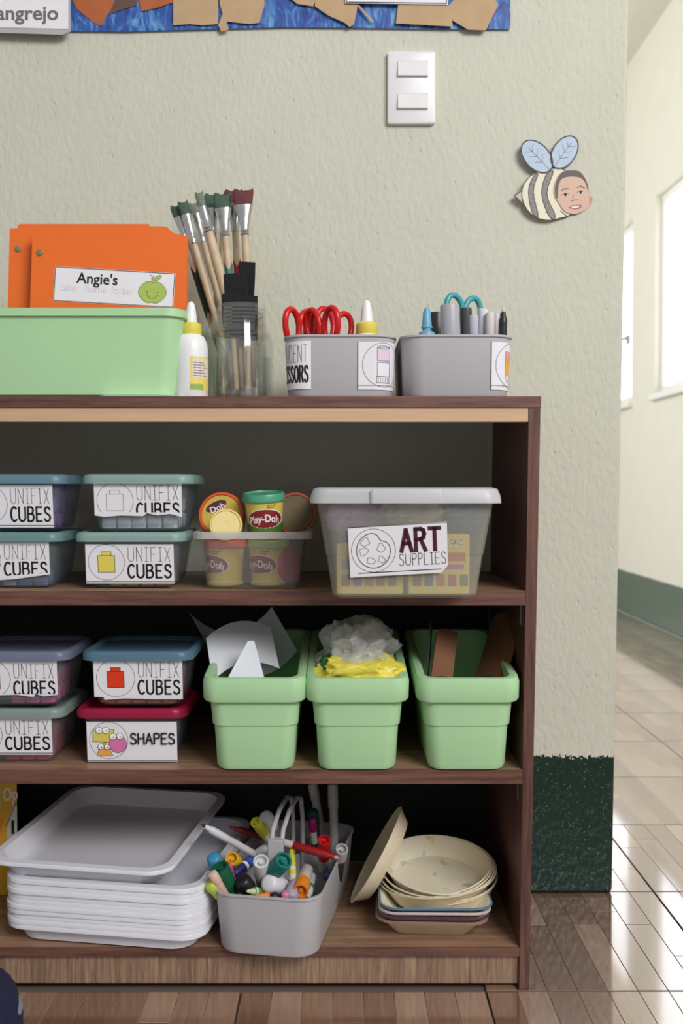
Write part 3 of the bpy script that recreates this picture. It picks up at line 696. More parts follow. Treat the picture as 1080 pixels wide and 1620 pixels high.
def marker(p0, p1, r=.0058, body=(232, 230, 228), cap=(60, 60, 160), tip=None, capf=.4, label='', cat='marker', group='markers in the caddy', hollow=False, band=None, blunt=False):
    """p0 plain end, p1 cap end (or bare nib when tip is given)"""
    L = (Vector(p1) - Vector(p0)).length
    t = thing('marker', label, cat, p0, aim(p0, p1), group)
    bmt = mat('pen_%d_%d_%d' % body, body, .35); cmt = mat('pen_%d_%d_%d' % cap, cap, .35)
    zc = L * (1 - capf)
    g = G(); g.lathe([(r * .8, 0), (r * .92, .0015), (r * .95, zc)], 16); g.build('barrel', bmt, t)
    if tip:
        g = G(); g.lathe([(r * .95, zc), (r * .98, zc + .002), (r * .98, L - .016), (r * .7, L - .013), (r * .62, L - .008), (r * .45, L - .006)], 16); g.build('grip', cmt, t)
        g = G(); g.lathe([(r * .42, L - .006), (r * .4, L - .003), (r * .12, L)], 12); g.build('nib', mat('nib_%d_%d_%d' % tip, tip, .7), t)
    elif hollow:
        g = G(); g.lathe([(r * .96, zc), (r * 1.1, zc + .001), (r * 1.12, L - .001), (r * 1.08, L), (r * .85, L), (r * .8, L - .006), (r * .35, L - .007), (r * .3, L - .002), (r * .12, L - .002)], 18); g.build('cap', cmt, t)
    else:
        g = G(); g.lathe([(r * .96, zc), (r * 1.1, zc + .001), (r * 1.08, L - .004), (r * (1.0 if blunt else .85), L - .001), (r * .6, L)], 16); g.build('cap', cmt, t)
    if band:
        g = G(); g.lathe([(r * .96, zc * .72), (r * .985, zc * .72), (r * .985, zc * .9), (r * .96, zc * .9)], 16, cap0=False, cap1=False); g.build('band', mat('pen_%d_%d_%d' % band, band, .4), t)
    return t
def crumple(name, label, cat, loc, size, m, seed, amp=.35, freq=2.4, sub=4, group=None, flat=0):
    bm = bmesh.new(); bmesh.ops.create_icosphere(bm, subdivisions=sub, radius=1)
    off = Vector((seed * 7.1, seed * 3.3, seed * 1.7))
    for v in bm.verts:
        p = v.co.copy(); d = 0; f = freq; a = amp
        for _ in range(3):
            d += (1 - 2.4 * abs(noise.noise(p * f + off))) * a; f *= 2.3; a *= .40
        v.co = p * (0.8 + d * .6); v.co.x *= size[0] / 2; v.co.y *= size[1] / 2; v.co.z *= size[2] / 2
    zmin = min(v.co.z for v in bm.verts)
    for v in bm.verts: v.co.z -= zmin
    me = bpy.data.meshes.new(name); bm.to_mesh(me); bm.free(); me.materials.append(m)
    me.polygons.foreach_set('use_smooth', [True] * len(me.polygons)); me.set_sharp_from_angle(angle=math.radians(50))
    o = bpy.data.objects.new(name, me); C.objects.link(o); o.location = loc
    return tag(o, label, cat, group)

# ------------------------------------------------------------------ top board, left to right
GR = mat('mint_green_plastic', (176, 216, 166), .42, .04, 10)
xr = at(290, 490, 1.275).x
gb_w = .40; gx = xr - gb_w / 2
gt = thing('storage_bin', 'large wide light green bin holding orange folders on top board', 'bin', (gx, 1.275 + .12, ZT))
hgt = at(0, 487, 1.275).z - ZT
g = G(); w, d = gb_w, .24
g.loft([(w - .04, d - .03, .02, 0), (w - .03, d - .02, .022, .003), (w - .008, d - .008, .024, hgt - .011), (w, d, .026, hgt - .010), (w, d, .026, hgt), (w - .010, d - .010, .024, hgt), (w - .034, d - .024, .02, .005), (w - .04, d - .03, .02, .003)], n=6); g.build('tub', GR, gt)
sheet = G(); p0 = at(158, 629, 1.272); sheet.span(p0.x, at(284, 629, 1.272).x, 1.2705, 1.30, ZT + .0002, ZT + .0007)
tag(sheet.build('paper_sheet', PAPER, smooth=0), 'thin white paper sheet under the green bin and glue bottle', 'paper')
gt.location.z += .0008; gt.location.y += .004
OR = mat('orange_card', (238, 112, 36), .55, .05, 14, .05, 60)
def folder(pts, Y, label, brad, cat='folder'):
    c = at(pts[0][0], 480, Y); base = Vector((c.x, Y, ZT + .006))
    t = thing('folder', label, cat, base, (math.radians(-1.5), 0, 0), 'orange folders in the green bin')
    q = []
    for px, py in pts:
        p = at(px, py, Y) - base; q.append((p.x, max(p.z, .0)))
    fm = lambda u, v, l: Vector((u, -l, v))
    g = G(); g.prism(q, fm, .0022); g.build('cover', OR, t, smooth=0)
    if brad:
        p = at(brad[0], brad[1], Y) - base; g = G(); g.lathe([(.0022, 0), (.0045, .0002), (.0042, .0012), (.002, .0018)], 16, M=Matrix.Translation((p.x, -.0022, p.z)) @ Matrix.Rotation(PI / 2, 4, 'X')); g.build('brass_fastener', mat('brass_fastener', (170, 160, 130), .3, metal=.9), t)
    return t, base, fm
folder([(14, 700), (16, 366), (25, 364), (27, 354), (262, 357), (276, 370), (297, 373), (297, 700)], 1.372, 'orange folder at the back of the green bin', None)
folder([(10, 700), (14, 360), (27, 360), (30, 353), (235, 353), (235, 700)], 1.352, 'orange folder in the middle, its left edge showing', (27, 393))
t, base, fm = folder([(44, 700), (50, 370), (60, 364), (63, 356), (262, 358), (276, 369), (295, 372), (292, 700)], 1.332, 'front orange folder with a white name label', (62, 399))
W3 = lambda px, py: at(px, py, 1.332) - base
A, B, D_ = W3(86.5, 421), W3(277, 432), W3(83.5, 476)
lm = lambda u, v, l: fm(A.x + (B.x - A.x) * u / .193 + (D_.x - A.x) * (-v) / .055, A.z + (B.z - A.z) * u / .193 + (D_.z - A.z) * (-v) / .055, .0022 + l)
g = G(); g.prism([(0, 0), (.193, 0), (.193, -.055), (0, -.055)], lm, .0003); lb = g.build('label', PAPER, t, smooth=0)
P = Print(); P.stroke([(1, -1), (192, -1), (192, -54), (1, -54)], 1.0, INK(), True)
P.font_text("Angie's", 36, -24, 24, INK(), .018, .96)
for x, wds in ((10, 'take'), (50, 'home'), (92, 'folder')): P.font_text(wds, x, -38, 17, flatmat((206, 202, 208)), -.014, .9)
ap = [(158 + 20 * math.sin(a) * (1 - .12 * math.cos(2 * a)), -32 + 19 * (math.cos(a) - .16 * math.exp(-(a / .35) ** 2) - (.0 if abs(a) < 2 else -.14 * math.exp(-((abs(a) - PI) / .3) ** 2)))) for a in [-PI + 2 * PI * i / 40 for i in range(40)]]
P.up(); P.poly(ap, flatmat((172, 196, 92))); P.up(); P.stroke(ap, .6, flatmat((60, 80, 30)), True)
P.poly(ell(165, -9, 7, 3, 35), flatmat((160, 190, 90))); P.stroke(ell(165, -9, 7, 3, 35), .5, flatmat((60, 80, 30)), True)
P.poly([(155, -8), (159, -8), (158, -16), (156, -16)], flatmat((222, 140, 120))); P.stroke([(153, -5), (159, -7), (157, -16)], .6, flatmat((110, 60, 40)))
P.stroke(arc(158, -33, 9, 9, 195, 345, 12), .7, INK())
for ex in (149.5, 166.5): P.poly(circ(ex, -32, .9, 8), INK())
P.poly(circ(157, -27, .7, 8), INK()); P.poly(circ(160, -27, .7, 8), INK())
P.build('print', lb, lm, .0004)

gp = at(302, 629, 1.315)
glue_bottle((gp.x, 1.318, ZT + .0008), 'white glue bottle with yellow collar standing beside the green bin', .128, .0222)

# jars with brushes
jar_m = clear_glass('clear_jar_plastic')
bj = at(375, 600, 1.46)
jar = thing('glass_jar', 'large clear jar full of long wooden paint brushes', 'jar', (bj.x, 1.46, ZT))
g = G(); R = .053
g.lathe([(R * .9, 0), (R, .006), (R, .095), (R * .93, .108), (R * .75, .122), (R * .72, .128), (R * .72, .142), (R * .70, .142), (R * .70, .126), (R * .9, .107), (R * .97, .094), (R * .97, .008), (R * .85, .004)], 40); g.build('jar_body', jar_m, jar)
g = G(); g.tube([(R * .73 * math.cos(a), R * .73 * math.sin(a), .134) for a in [2 * PI * i / 32 for i in range(32)]], .0012, 6, True); g.build('thread', jar_m, jar)
fj = at(380, 600, 1.335)
jar2 = thing('plastic_jar', 'smaller clear jar in front with ribbed neck and black foam brushes', 'jar', (fj.x + .002, 1.335, ZT))
g = G(); R = .034
prof = [(R * .92, 0), (R, .004), (R, .082), (R * 1.06, .084), (R * 1.06, .087), (R * .94, .09)]
for k in range(5): prof += [(R * .94, .098 + k * .005), (R * 1.0, .100 + k * .005), (R * .94, .102 + k * .005)]
prof += [(R * .94, .126), (R * .9, .126), (R * .9, .088), (R * .95, .08), (R * .95, .006), (R * .85, .003)]
g.lathe(prof, 40); g.build('jar_body', jar_m, jar2)
GB, BB, BG = (74, 98, 84), (110, 58, 62), (120, 130, 116)
for k, (b, tp, hr, fe, br, bc, fl, bw, st, lab) in enumerate([
        ((366, 618, 1.47), (276, 322, 1.46), .0052, .034, .020, GB, .5, 1.5, (40, 44, 40), 'leftmost brush in the jar, green bristles leaning far left'),
        ((372, 612, 1.455), (287, 316, 1.45), .0055, .044, .022, GB, .55, 1.3, None, 'second brush from the left, green bristles and bare wood handle'),
        ((384, 615, 1.475), (304, 318, 1.485), .0052, .044, .020, BG, .55, 1.4, None, 'third brush from the left with short grey-green bristles'),
        ((392, 600, 1.44), (313, 301, 1.44), .0074, .038, .024, BG, .6, .8, None, 'thick pale brush with narrow grey bristles leaning left'),
        ((350, 612, 1.49), (334, 304, 1.50), .0052, .038, .024, GB, .4, 2.0, None, 'wide green-bristled brush at the back of the jar'),
        ((380, 618, 1.46), (350, 303, 1.475), .0062, .042, .025, GB, .35, 2.0, (70, 120, 100), 'flat green brush with broad silver ferrule'),
        ((388, 618, 1.485), (368, 298, 1.50), .006, .042, .024, BB, .35, 2.2, (170, 50, 60), 'flat burgundy brush with red stained handle'),
        ((402, 612, 1.47), (383, 297, 1.465), .0065, .044, .025, BB, .35, 2.2, (54, 30, 36), 'rightmost flat burgundy brush with dark paint on the handle'),
        ((345, 605, 1.44), (352, 340, 1.52), .004, .02, .012, BG, .6, 1.2, None, 'short thin brush hidden among the others')]):
    brush(at(*b) + Vector((0, 0, .0)), at(*tp), hr, fe, br, bc, fl, bw, label=lab, stain=st)
foam = mat('black_foam', (22, 22, 25), .9, .2, 200, .6, 500); ply = mat('pale_brush_wood', (206, 182, 146), .6, .1)
for k, (b, tp, wd, lab) in enumerate([((385, 615, 1.335), (371, 432, 1.335), .030, 'broad black foam brush in the front jar'), ((382, 610, 1.352), (391, 414, 1.35), .022, 'tall narrow black foam brush in the front jar'),
        ((374, 617, 1.322), (364, 464, 1.32), .024, 'lower left black foam brush in the jar mouth'), ((392, 617, 1.325), (393, 468, 1.322), .024, 'lower right black foam brush in the jar mouth')]):
    p0, p1 = at(*b), at(*tp); L = (p1 - p0).length
    t = thing('foam_brush', lab, 'foam brush', p0, aim(p0, p1), 'black foam brushes')
    g = G(); g.lathe([(.0028, 0), (.0035, .003), (.0035, L - .058)], 12); g.build('handle', ply, t)
    g = G(); g.rings([[(x * wd / 2, y * .007 * q, z) for x, y in ((-1, -1), (1, -1), (1, 1), (-1, 1))] for z, q in ((L - .058, 1), (L - .018, 1), (L, .12))]); g.build('foam_head', foam, t, bevel=.0012)

# grey tubs with labels
t1, M1 = grey_tub('storage_tub', 'grey tub of red scissors with a scissors label, on top board', (at(538, 600, 1.28).x, 1.28 + .112, ZT), 0)
sheet_label(t1, lambda u, v, l: M1(u - .0375 - .116, v + .011, l), 116, 61, 'STUDENT', 'SCISSORS', icon_scissors, seg=40)
sheet_label(t1, lambda u, v, l: M1(u + .0215, v + .010, l), 116, 61, 'GLUE', 'STICKS', icon_gluestick, seg=40) if False else None
def label_icon_only(parent, M, w, h, icon):
    g = G()
    for i in range(24):
        a, b = w * i / 24 * .001, w * (i + 1) / 24 * .001
        g.add([M(a, 0, 0), M(b, 0, 0), M(b, h * .001, 0), M(a, h * .001, 0)], [(0, 1, 2, 3)])
    lab = g.build('label', PAPER, parent, smooth=0); P = Print()
    P.stroke(circ(h * .56, h * .52, h * .46, 60), .5, INK(), True); icon(P, h * (.56 if icon is icon_gluestick else .45), h * .54); P.up()
    P.stroke([(i * w / 30, h * .09) for i in range(31)], .5, INK()); P.stroke([(0.3, 0), (.3, h)], .5, INK())
    P.build('print', lab, M, .0002)
label_icon_only(t1, lambda u, v, l: M1(u + .0225, v + .010, l), 62, 61, icon_gluestick)
t2, M2 = grey_tub('storage_tub', 'grey tub of pens with a pencil label, at the right end of top board', (at(724, 600, 1.28).x, 1.28 + .112, ZT), 0)
label_icon_only(t2, lambda u, v, l: M2(u + .043, v + .010, l), 62, 61, icon_pencil)

# scissors
def scissors(p, rz, tilt, col, label, spread=.012):
    t = thing('scissors', label, 'scissors', p, Euler((tilt[0], tilt[1], rz)), 'scissors in the tubs')
    m = mat('scissor_%d_%d' % (col[0], col[1]), col, .28, .05); st = mat('scissor_steel', (190, 190, 192), .25, metal=.95)
    for s in (-1, 1):
        pts = []
        rx, rz_ = .0135, .021
        for i in range(28):
            a = 2 * PI * i / 28; x = rx * math.cos(a); z = rz_ * math.sin(a) * (1.0 if math.sin(a) > 0 else 1.15)
            pts.append((s * (spread + .004) + x + s * .10 * z, s * .002, .092 + z))
        g = G(); g.tube(pts, .0042, 10, True); g.tube([(s * (spread - .002), s * .002, .070), (s * .004, s * .002, .058), (0, s * .0015, .048)], [.0036, .0042, .0045], 10); g.build('handle', m, t)
        g = G(); g.add([(x, s * .0012 + y, z) for y in (-.0007, .0007) for x, z in ((-s * .007, .052), (s * .004, .052), (-s * .001, .002), (-s * .003, .0))], [(0, 1, 2, 3), (7, 6, 5, 4), (0, 4, 5, 1), (1, 5, 6, 2), (2, 6, 7, 3), (3, 7, 4, 0)]); g.build('blade', st, t)
    g = G(); g.lathe([(.003, -.004), (.0034, -.0035), (.0034, .0035), (.003, .004)], 12, M=Matrix.Translation((0, 0, .05)) @ Matrix.Rotation(PI / 2, 4, 'X')); g.build('screw', st, t)
RED = (206, 28, 26)
for px, py, Y, rz, ti, lab in ((473, 545, 1.335, .9, (.05, -.06), 'leftmost red-handled scissors in the grey tub'), (486, 540, 1.365, -1.15, (0, .03), 'red-handled scissors second from the left, loops upright'),
        (514, 540, 1.325, -.85, (.1, .05), 'red-handled scissors whose loop faces forward, right of the others'), (524, 536, 1.39, .55, (-.05, .08), 'rearmost red-handled scissors with the tallest loop')):
    b = at(px, py, Y); scissors((b.x, b.y, ZT + .006 + (.012 if Y > 1.38 else 0)), rz, ti, RED, lab)
glue_bottle((at(580, 600, 1.385).x, 1.385, ZT + .004), 'glue bottle with yellow collar standing inside the grey tub', .139, .0245, lab=False)
# tub two contents
p = at(675, 500, 1.33)
t = thing('glue_pen', 'light blue glue pen with a tapered cap in the pen tub', 'glue pen', (p.x, 1.33, ZT + .004), (0, 0, 0))
bl = mat('sky_blue_plastic', (110, 168, 200), .4)
g = G(); g.lathe([(.011, 0), (.012, .003), (.012, .08), (.0105, .086), (.006, .088), (.006, .0915)], 24); g.build('barrel', bl, t)
g = G(); g.lathe([(.0078, .0915), (.0078, .0935), (.0066, .094), (.0052, .112), (.0035, .1175), (.001, .119)], 24); g.build('cap', bl, t)
scissors((at(731, 540, 1.41).x, 1.41, ZT + .040), .45, (0, .02), (72, 160, 168), 'teal-handled scissors behind the pens in the grey tub')
pens = [((716, 600, 1.345), (711, 481, 1.335), .0122, (172, 170, 176), (176, 174, 180), 'thick pale grey highlighter in the pen tub'),
        ((690, 600, 1.40), (691, 494, 1.40), .011, (60, 56, 58), (44, 42, 46), 'thick dark marker behind the grey highlighter'),
        ((730, 600, 1.38), (729, 494, 1.37), .006, (52, 54, 58), (58, 60, 64), 'dark slim marker just right of the highlighter'),
        ((739, 600, 1.36), (737, 486, 1.345), .0072, (60, 62, 64), (70, 74, 78), 'charcoal marker with a clip beside the teal scissors'),
        ((748, 600, 1.36), (749, 498, 1.34), .006, (214, 210, 222), (204, 200, 216), 'lilac-white pen between charcoal and pale blue ones'),
        ((758, 600, 1.37), (764, 488, 1.35), .0066, (206, 214, 222), (214, 220, 224), 'pale blue pen leaning right in the pen tub'),
        ((773, 600, 1.35), (775, 494, 1.34), .0058, (206, 190, 204), (218, 212, 206), 'pale pink pen with a cream top in the pen tub'),
        ((778, 600, 1.40), (782, 500, 1.40), .0034, (48, 46, 50), (40, 40, 44), 'thin black pen between the pink ones'),
        ((786, 600, 1.36), (786, 495, 1.35), .0054, (208, 186, 198), (220, 206, 212), 'dusty pink pen next to the black pencil')]
for b, tp, r, bc, cc, lab in pens:
    p0, p1 = at(*b), at(*tp); p0.z = ZT + .005; marker(p0, p1, r, bc, cc, None, .45, lab, 'pen', 'pens in the grey tub', blunt=True)
p0, p1 = at(795, 600, 1.345), at(796, 486, 1.345); p0.z = ZT + .005
marker(p0, p1, .0055, (44, 42, 44), (44, 42, 44), (210, 200, 188), .2, 'black pencil with pale tip at the right end of the pen tub', 'pencil', 'pens in the grey tub')
# ------------------------------------------------------------------ lidded boxes of linking cubes
BOXM = frosted('clear_box_plastic', (212, 218, 224), .84, .22)
BW0, BW1, BD0, BD1, BH = .112, .129, .112, .126, .064
def box_shell(t, m=BOXM, rim=.133):
    g = G(); k = .0022
    g.loft([(BW0 - .02, BD0 - .02, .012, 0), (BW0 - .006, BD0 - .006, .014, .002), (BW0, BD0, .015, .008), (BW1, BD1, .017, BH - .004), (rim, BD1 + .005, .018, BH - .003), (rim, BD1 + .005, .018, BH), (BW1 - k, BD1 - k, .017, BH), (BW0 - k, BD0 - k, .015, .009), (BW0 - .02, BD0 - .02, .012, .0022)], n=6)
    return g.build('body', m, t)
def box_lid(t, col):
    g = G(); w, d, r = .146, .140, .02
    g.loft([(w - .004, d - .004, r, BH - .002), (w, d, r, BH - .002), (w, d, r, BH + .006), (w - .004, d - .004, r, BH + .0095), (w - .012, d - .012, r, BH + .0105), (w - .018, d - .018, r, BH + .0075), (w - .022, d - .022, r, BH + .0072), (w - .022, d - .022, r, BH + .0055), (w - .004, d - .004, r, BH + .0050)], n=6)
    g.build('lid', frosted('lid_%d_%d_%d' % col, col, .32, .3), t)
def front_map(w0=BW0, d0=BD0, d1=BD1, h=BH, u0=0, v0=0, rot=0):
    V = Vector((0, -(d1 - d0) / 2, h)).normalized(); U = Vector((1, 0, 0)); O = Vector((0, -d0 / 2, 0)); N = U.cross(V)
    ca, sa = math.cos(rot), math.sin(rot)
    return lambda u, v, l: O + U * (u0 + u * ca - v * sa) + V * (v0 + u * sa + v * ca) + N * (l + .0012)
cube_meshes = {}
def cube_mesh(col):
    if col not in cube_meshes:
        g = G(); a = .0092
        g.loft([(2 * a - .0015, 2 * a - .0015, .002, 0), (2 * a, 2 * a, .002, .001), (2 * a, 2 * a, .002, 2 * a - .001), (2 * a - .0015, 2 * a - .0015, .002, 2 * a)], n=1)
        g.lathe([(.006, 2 * a), (.0055, 2 * a + .003), (.003, 2 * a + .003), (.003, 2 * a + .0005)], 8)
        cube_meshes[col] = g.mesh('linking_cube', mat('cube_%d_%d_%d' % col, col, .4, .08, 60))
    return cube_meshes[col]
def cubes(loc, cols, where, group, layers=3, cmin=0, seed=1):
    rnd = random.Random(seed); n = 0
    for L in range(layers):
        for iy in range(4):
            for ix in range(5):
                if not (iy == 0 or ix == 4) or ix < cmin: continue
                if L == layers - 1 and rnd.random() < (.45 if layers < 3 else .6): continue
                col = rnd.choice(cols)
                o = bpy.data.objects.new('linking_cube', cube_mesh(col)); C.objects.link(o)
                p = .0202
                up = rnd.random()
                o.location = (loc[0] + (ix - 2) * p + rnd.uniform(-.0005, .0005), loc[1] - BD0 / 2 + .0145 + iy * p + .0015 * L, loc[2] + .0034 + L * .0216)
                o.rotation_euler = (0, 0, rnd.choice((0, PI / 2)) + rnd.uniform(-.04, .04))
                tag(o, 'small %s plastic linking cube inside the %s' % where, 'cube', group)
def card(t, l1, l2, icon, u0=-.058, v0=.007, w=114, h=52, tear=None, clip=None, rot=0, only2=False, base=True):
    return sheet_label(t, front_map(u0=u0, v0=v0, rot=rot), w, h, l1, l2, icon, tear, clip, base, only2)
def jag(w, pts): return [(u * w, v) for u, v in pts]
DEP = 1.288
def lidded(px_c, shelf_z, level, lid, label, dx=0, rotz=0):
    x = (px_c - 540) / FPX * DEP
    t = thing('storage_box', label, 'storage box', (x, DEP + .07, shelf_z + level * (BH + .0112)), (0, 0, rotz), 'lidded boxes on the shelves')
    box_shell(t); box_lid(t, lid)
    return t
TEAL, TEALG, BLUE = (186, 218, 212), (126, 168, 162), (92, 134, 160)
A_, B_ = 212, 203
# upper shelf
t = lidded(B_, S1, 0, TEAL, 'lidded box labelled with a yellow cube, below the white-cube box'); card(t, 'UNIFIX', 'CUBES', lambda P, x, y: icon_cube(P, x, y, (232, 214, 96)), w=115)
cubes(t.location, [(222, 204, 84), (232, 216, 110)], ('yellow', 'yellow-cube box'), 'yellow cubes', 1, seed=3)
t = lidded(A_ + 3, S1, 1, TEAL, 'lidded box with a torn white-cube label, on the upper shelf')
card(t, 'UNIFIX', 'CUBES', lambda P, x, y: icon_cube(P, x, y, None), v0=.012, h=52, u0=-.056, tear=jag(114, [(0, 9), (.12, 7), (.3, 9), (.55, 8), (.6, 12), (.72, 9), (.86, 11), (1, 7)]), clip=(0, 13), base=False)
cubes(t.location, [(226, 226, 228), (214, 216, 220)], ('white', 'torn-label white-cube box'), 'white cubes', 2, seed=5)
LC = 14
t = lidded(LC - 8, S1, 0, (150, 188, 190), 'left edge lidded box, lower on upper shelf, with slanting torn label')
card(t, 'UNIFIX', 'CUBES', lambda P, x, y: icon_cube(P, x, y, (90, 120, 190)), v0=.010, tear=[(0, -4), (30, 0), (70, 3), (112, 9), (114, 9)], clip=(.08, 2.5), base=False)
cubes(t.location, [(150, 164, 196), (96, 116, 160)], ('blue-grey', 'slanting-label box'), 'blue cubes', 1, 2, seed=6)
t = lidded(LC - 2, S1, 1, (140, 180, 196), 'left edge lidded box on top, purple cubes showing')
card(t, 'UNIFIX', 'CUBES', lambda P, x, y: icon_cube(P, x, y, (150, 90, 180)), v0=.005, h=56)
cubes(t.location, [(128, 70, 160), (150, 96, 186)], ('purple', 'purple-cube box'), 'purple cubes', 3, 2, seed=8)
# middle shelf
t = lidded(B_, S2, 0, (200, 40, 84), 'box with crimson lid and a shapes label'); card(t, '', 'SHAPES', icon_shapes, only2=True, w=118, h=55, v0=.002)
rnd = random.Random(4); GS = mat('grey_blue_shape_plastic', (112, 120, 150), .4)
for k in range(9):
    g = G(); nn = (3, 4, 24)[k % 3]; r = .017
    pts = [(r * math.cos(2 * PI * i / nn + .4), r * math.sin(2 * PI * i / nn + .4)) for i in range(nn)]
    g.prism(pts, lambda u, v, l: Vector((u, v, l)), .005); o = g.build('shape_block', GS, bevel=.0006)
    o.location = (t.location.x + (-.034 if k % 3 == 0 else .0 if k % 3 == 1 else .034), t.location.y - .028 + .006 * (k // 3), S2 + .004 + .0058 * (k // 3)); o.rotation_euler = (0, 0, k)
    tag(o, 'grey-blue plastic %s block inside the crimson-lidded box' % ('triangle', 'square', 'round')[k % 3], 'block', 'shape blocks')
t = lidded(A_ + 1, S2, 1, (120, 160, 184), 'blue-lidded box labelled with a red cube, above the shapes box')
card(t, 'UNIFIX', 'CUBES', lambda P, x, y: icon_cube(P, x, y, (226, 60, 24)), v0=.009, u0=-.0565, h=55, w=116, tear=[(0, 4), (12, 4), (13, 0), (40, 2), (80, 1), (116, 1)], clip=(0, 3), base=False)
cubes(t.location, [(236, 122, 50), (228, 104, 40)], ('orange', 'red-cube labelled box'), 'orange cubes', 3, seed=9)
t = lidded(LC - 6, S2, 0, (176, 194, 188), 'left edge box with grey-green lid, lower on middle shelf, red cubes')
card(t, 'UNIFIX', 'CUBES', lambda P, x, y: icon_cube(P, x, y, (220, 40, 60)), v0=.012, h=50)
cubes(t.location, [(226, 52, 66), (214, 40, 58)], ('red', 'grey-green lidded box'), 'red cubes', 3, 2, seed=11)
t = lidded(LC + 3, S2, 1, (150, 160, 186), 'left edge box with blue-grey lid on middle shelf, pink cubes')
card(t, 'UNIFIX', 'CUBES', lambda P, x, y: icon_cube(P, x, y, (236, 110, 160)), v0=.008, h=54, tear=[(0, 8), (25, 7), (60, 8), (82, 5), (85, 9), (95, 6), (114, 8)], clip=(0, 9), base=False)
cubes(t.location, [(236, 96, 158), (226, 78, 140)], ('pink', 'blue-grey lidded box'), 'pink cubes', 3, 2, seed=13)

# ------------------------------------------------------------------ open tub of dough cans
tb = thing('open_tub', 'clear open tub full of modelling dough cans', 'tub', ((397 - 540) / FPX * 1.275, 1.275 + .073, S1))
BXM = frosted('clear_tub_plastic', (226, 226, 226), .85, .25)
g = G(); k = .0022
g.loft([(BW0 - .01, BD0 - .01, .012, 0), (BW0 + .006, BD0 + .006, .014, .002), (BW0 + .010, BD0 + .010, .015, .008), (BW1 + .004, BD1 + .008, .017, .066), (.136, .137, .018, .0745), (.131, .132, .018, .0745), (BW0 + .008, BD0 + .008, .015, .009), (BW0 - .01, BD0 - .01, .012, .0022)], n=6); g.build('body', BXM, tb)
g = G(); g.loft([(.137, .138, .018, .0735), (.152, .144, .018, .066), (.154, .146, .018, .066), (.154, .146, .018, .0735), (.151, .143, .018, .0755), (.137, .138, .018, .0755)], False, False, n=6); g.build('rim', frosted('milky_tub_rim', (232, 228, 224), .45, .25), tb)
YEL = mat('dough_can_yellow', (226, 204, 96), .42, .05, 15)
def dough_can(loc, rot, lid, label, r=.0265, h=.060, logo=True, wrap=None, rr=0, ring=None):
    t = thing('dough_can', label, 'can', loc, rot, 'modelling dough cans')
    lm_ = mat('can_lid_%d_%d_%d' % lid, lid, .35)
    g = G(); g.lathe([(r * .86, 0), (r * .9, .001), (r * .9, .004), (r * .84, .005), (r * .97, h - .010)], 36); b = g.build('can_body', YEL, t)
    g = G(); g.lathe([(r * 1.04, h - .0105), (r * 1.06, h - .010), (r * 1.06, h - .002), (r * 1.02, h), (r * .92, h), (r * .90, h - .002), (r * .3, h - .0022)], 36); ld = g.build('lid', lm_, t)
    if ring:
        g = G(); g.lathe([(r * .89, h - .0018), (r * .89, h - .0012), (r * .2, h - .0012), (r * .2, h - .0016)], 36, cap0=True, cap1=True); g.build('lid_sticker', mat('lid_sticker_%d_%d' % (ring[0], ring[2]), ring, .4), ld)
    if logo:
        cyl = lambda u, v, l: Vector(((r * (.84 + .13 * v / h) + .0006 + l) * math.sin(u / r + rr), -(r * (.84 + .13 * v / h) + .0006 + l) * math.cos(u / r + rr), v))
        P = Print()
        if wrap:
            for i in range(24): P.poly([(-r * 1500 + i * r * 125, 6), (-r * 1500 + (i + 1) * r * 125, 6), (-r * 1500 + (i + 1) * r * 125, 20), (-r * 1500 + i * r * 125, 20)], flatmat(wrap))
            P.up()
        cloud = lambda k: [(a * k, h * 470 + b * k) for a, b in arc(0, -2, 27, 14, 0, 180, 14) + arc(0, -2, 27, 10, 180, 360, 14)]
        def slices(pts, m):
            n = len(pts) // 2
            up_, lo_ = pts[:n], list(reversed(pts[n:]))
            for i in range(n - 1): P.poly([up_[i], up_[i + 1], lo_[i + 1], lo_[i]], m)
        slices(cloud(1.08), flatmat((236, 230, 220))); P.up(); slices(cloud(1.0), flatmat((140, 34, 44))); P.up()
        P.font_text('Play-Doh', -24.5, h * 470 - 7, 14, flatmat((246, 240, 236)), .03, .88, lambda x, y: (x, y + 3 - x * x * .008))
        P.up()
        for i, wdt in enumerate((12, 9)): P.stroke([(4, h * 760 - i * 2.6), (4 + wdt, h * 760 - i * 2.6)], 1.0, flatmat((88, 84, 50)))
        P.build('logo', b, cyl, .0002)
    return t
cx = tb.location.x; f = S1 + .003
def cpx(px, Y): return (px - 540) / FPX * Y
dough_can((cpx(356, 1.326), 1.326, f), (0, 0, 0), (226, 84, 84), 'upright can with pinkish red lid in the tub, front left', rr=-.75)
dough_can((cpx(424, 1.326), 1.326, f), (0, 0, 0), (170, 190, 110), 'upright can with olive lid in the tub, front right', rr=-.5)
dough_can((cpx(420, 1.335), 1.335, f + .063), (math.radians(7), math.radians(-2), 0), (84, 164, 132), 'can with green lid standing tall on the tub', rr=.1, wrap=(92, 132, 58))
def face_can(px, py, Y, tilt, yaw, lid, ring, label, r, logo=False, h=.05):
    c = at(px, py, Y); q = Euler((PI / 2 - tilt, 0, yaw)).to_quaternion(); ax = q @ Vector((0, 0, 1))
    t = dough_can(c - ax * h, q, lid, label, r=r, h=h, logo=False, ring=ring)
    if logo:
        P = Print(); M = lambda u, v, l: Vector((u, v, h - .0012 + l))
        P.poly(ell(-7, 11, 15, 6.5, 25), flatmat((90, 40, 60))); P.up(); P.font_text('Doh', -12, 6, 12, flatmat((244, 238, 230)), .02, 1, lambda x, y: (x * .9 - y * .42, y * .9 + x * .42))
        P.build('logo', t.children[1], M, .0003)
    return t
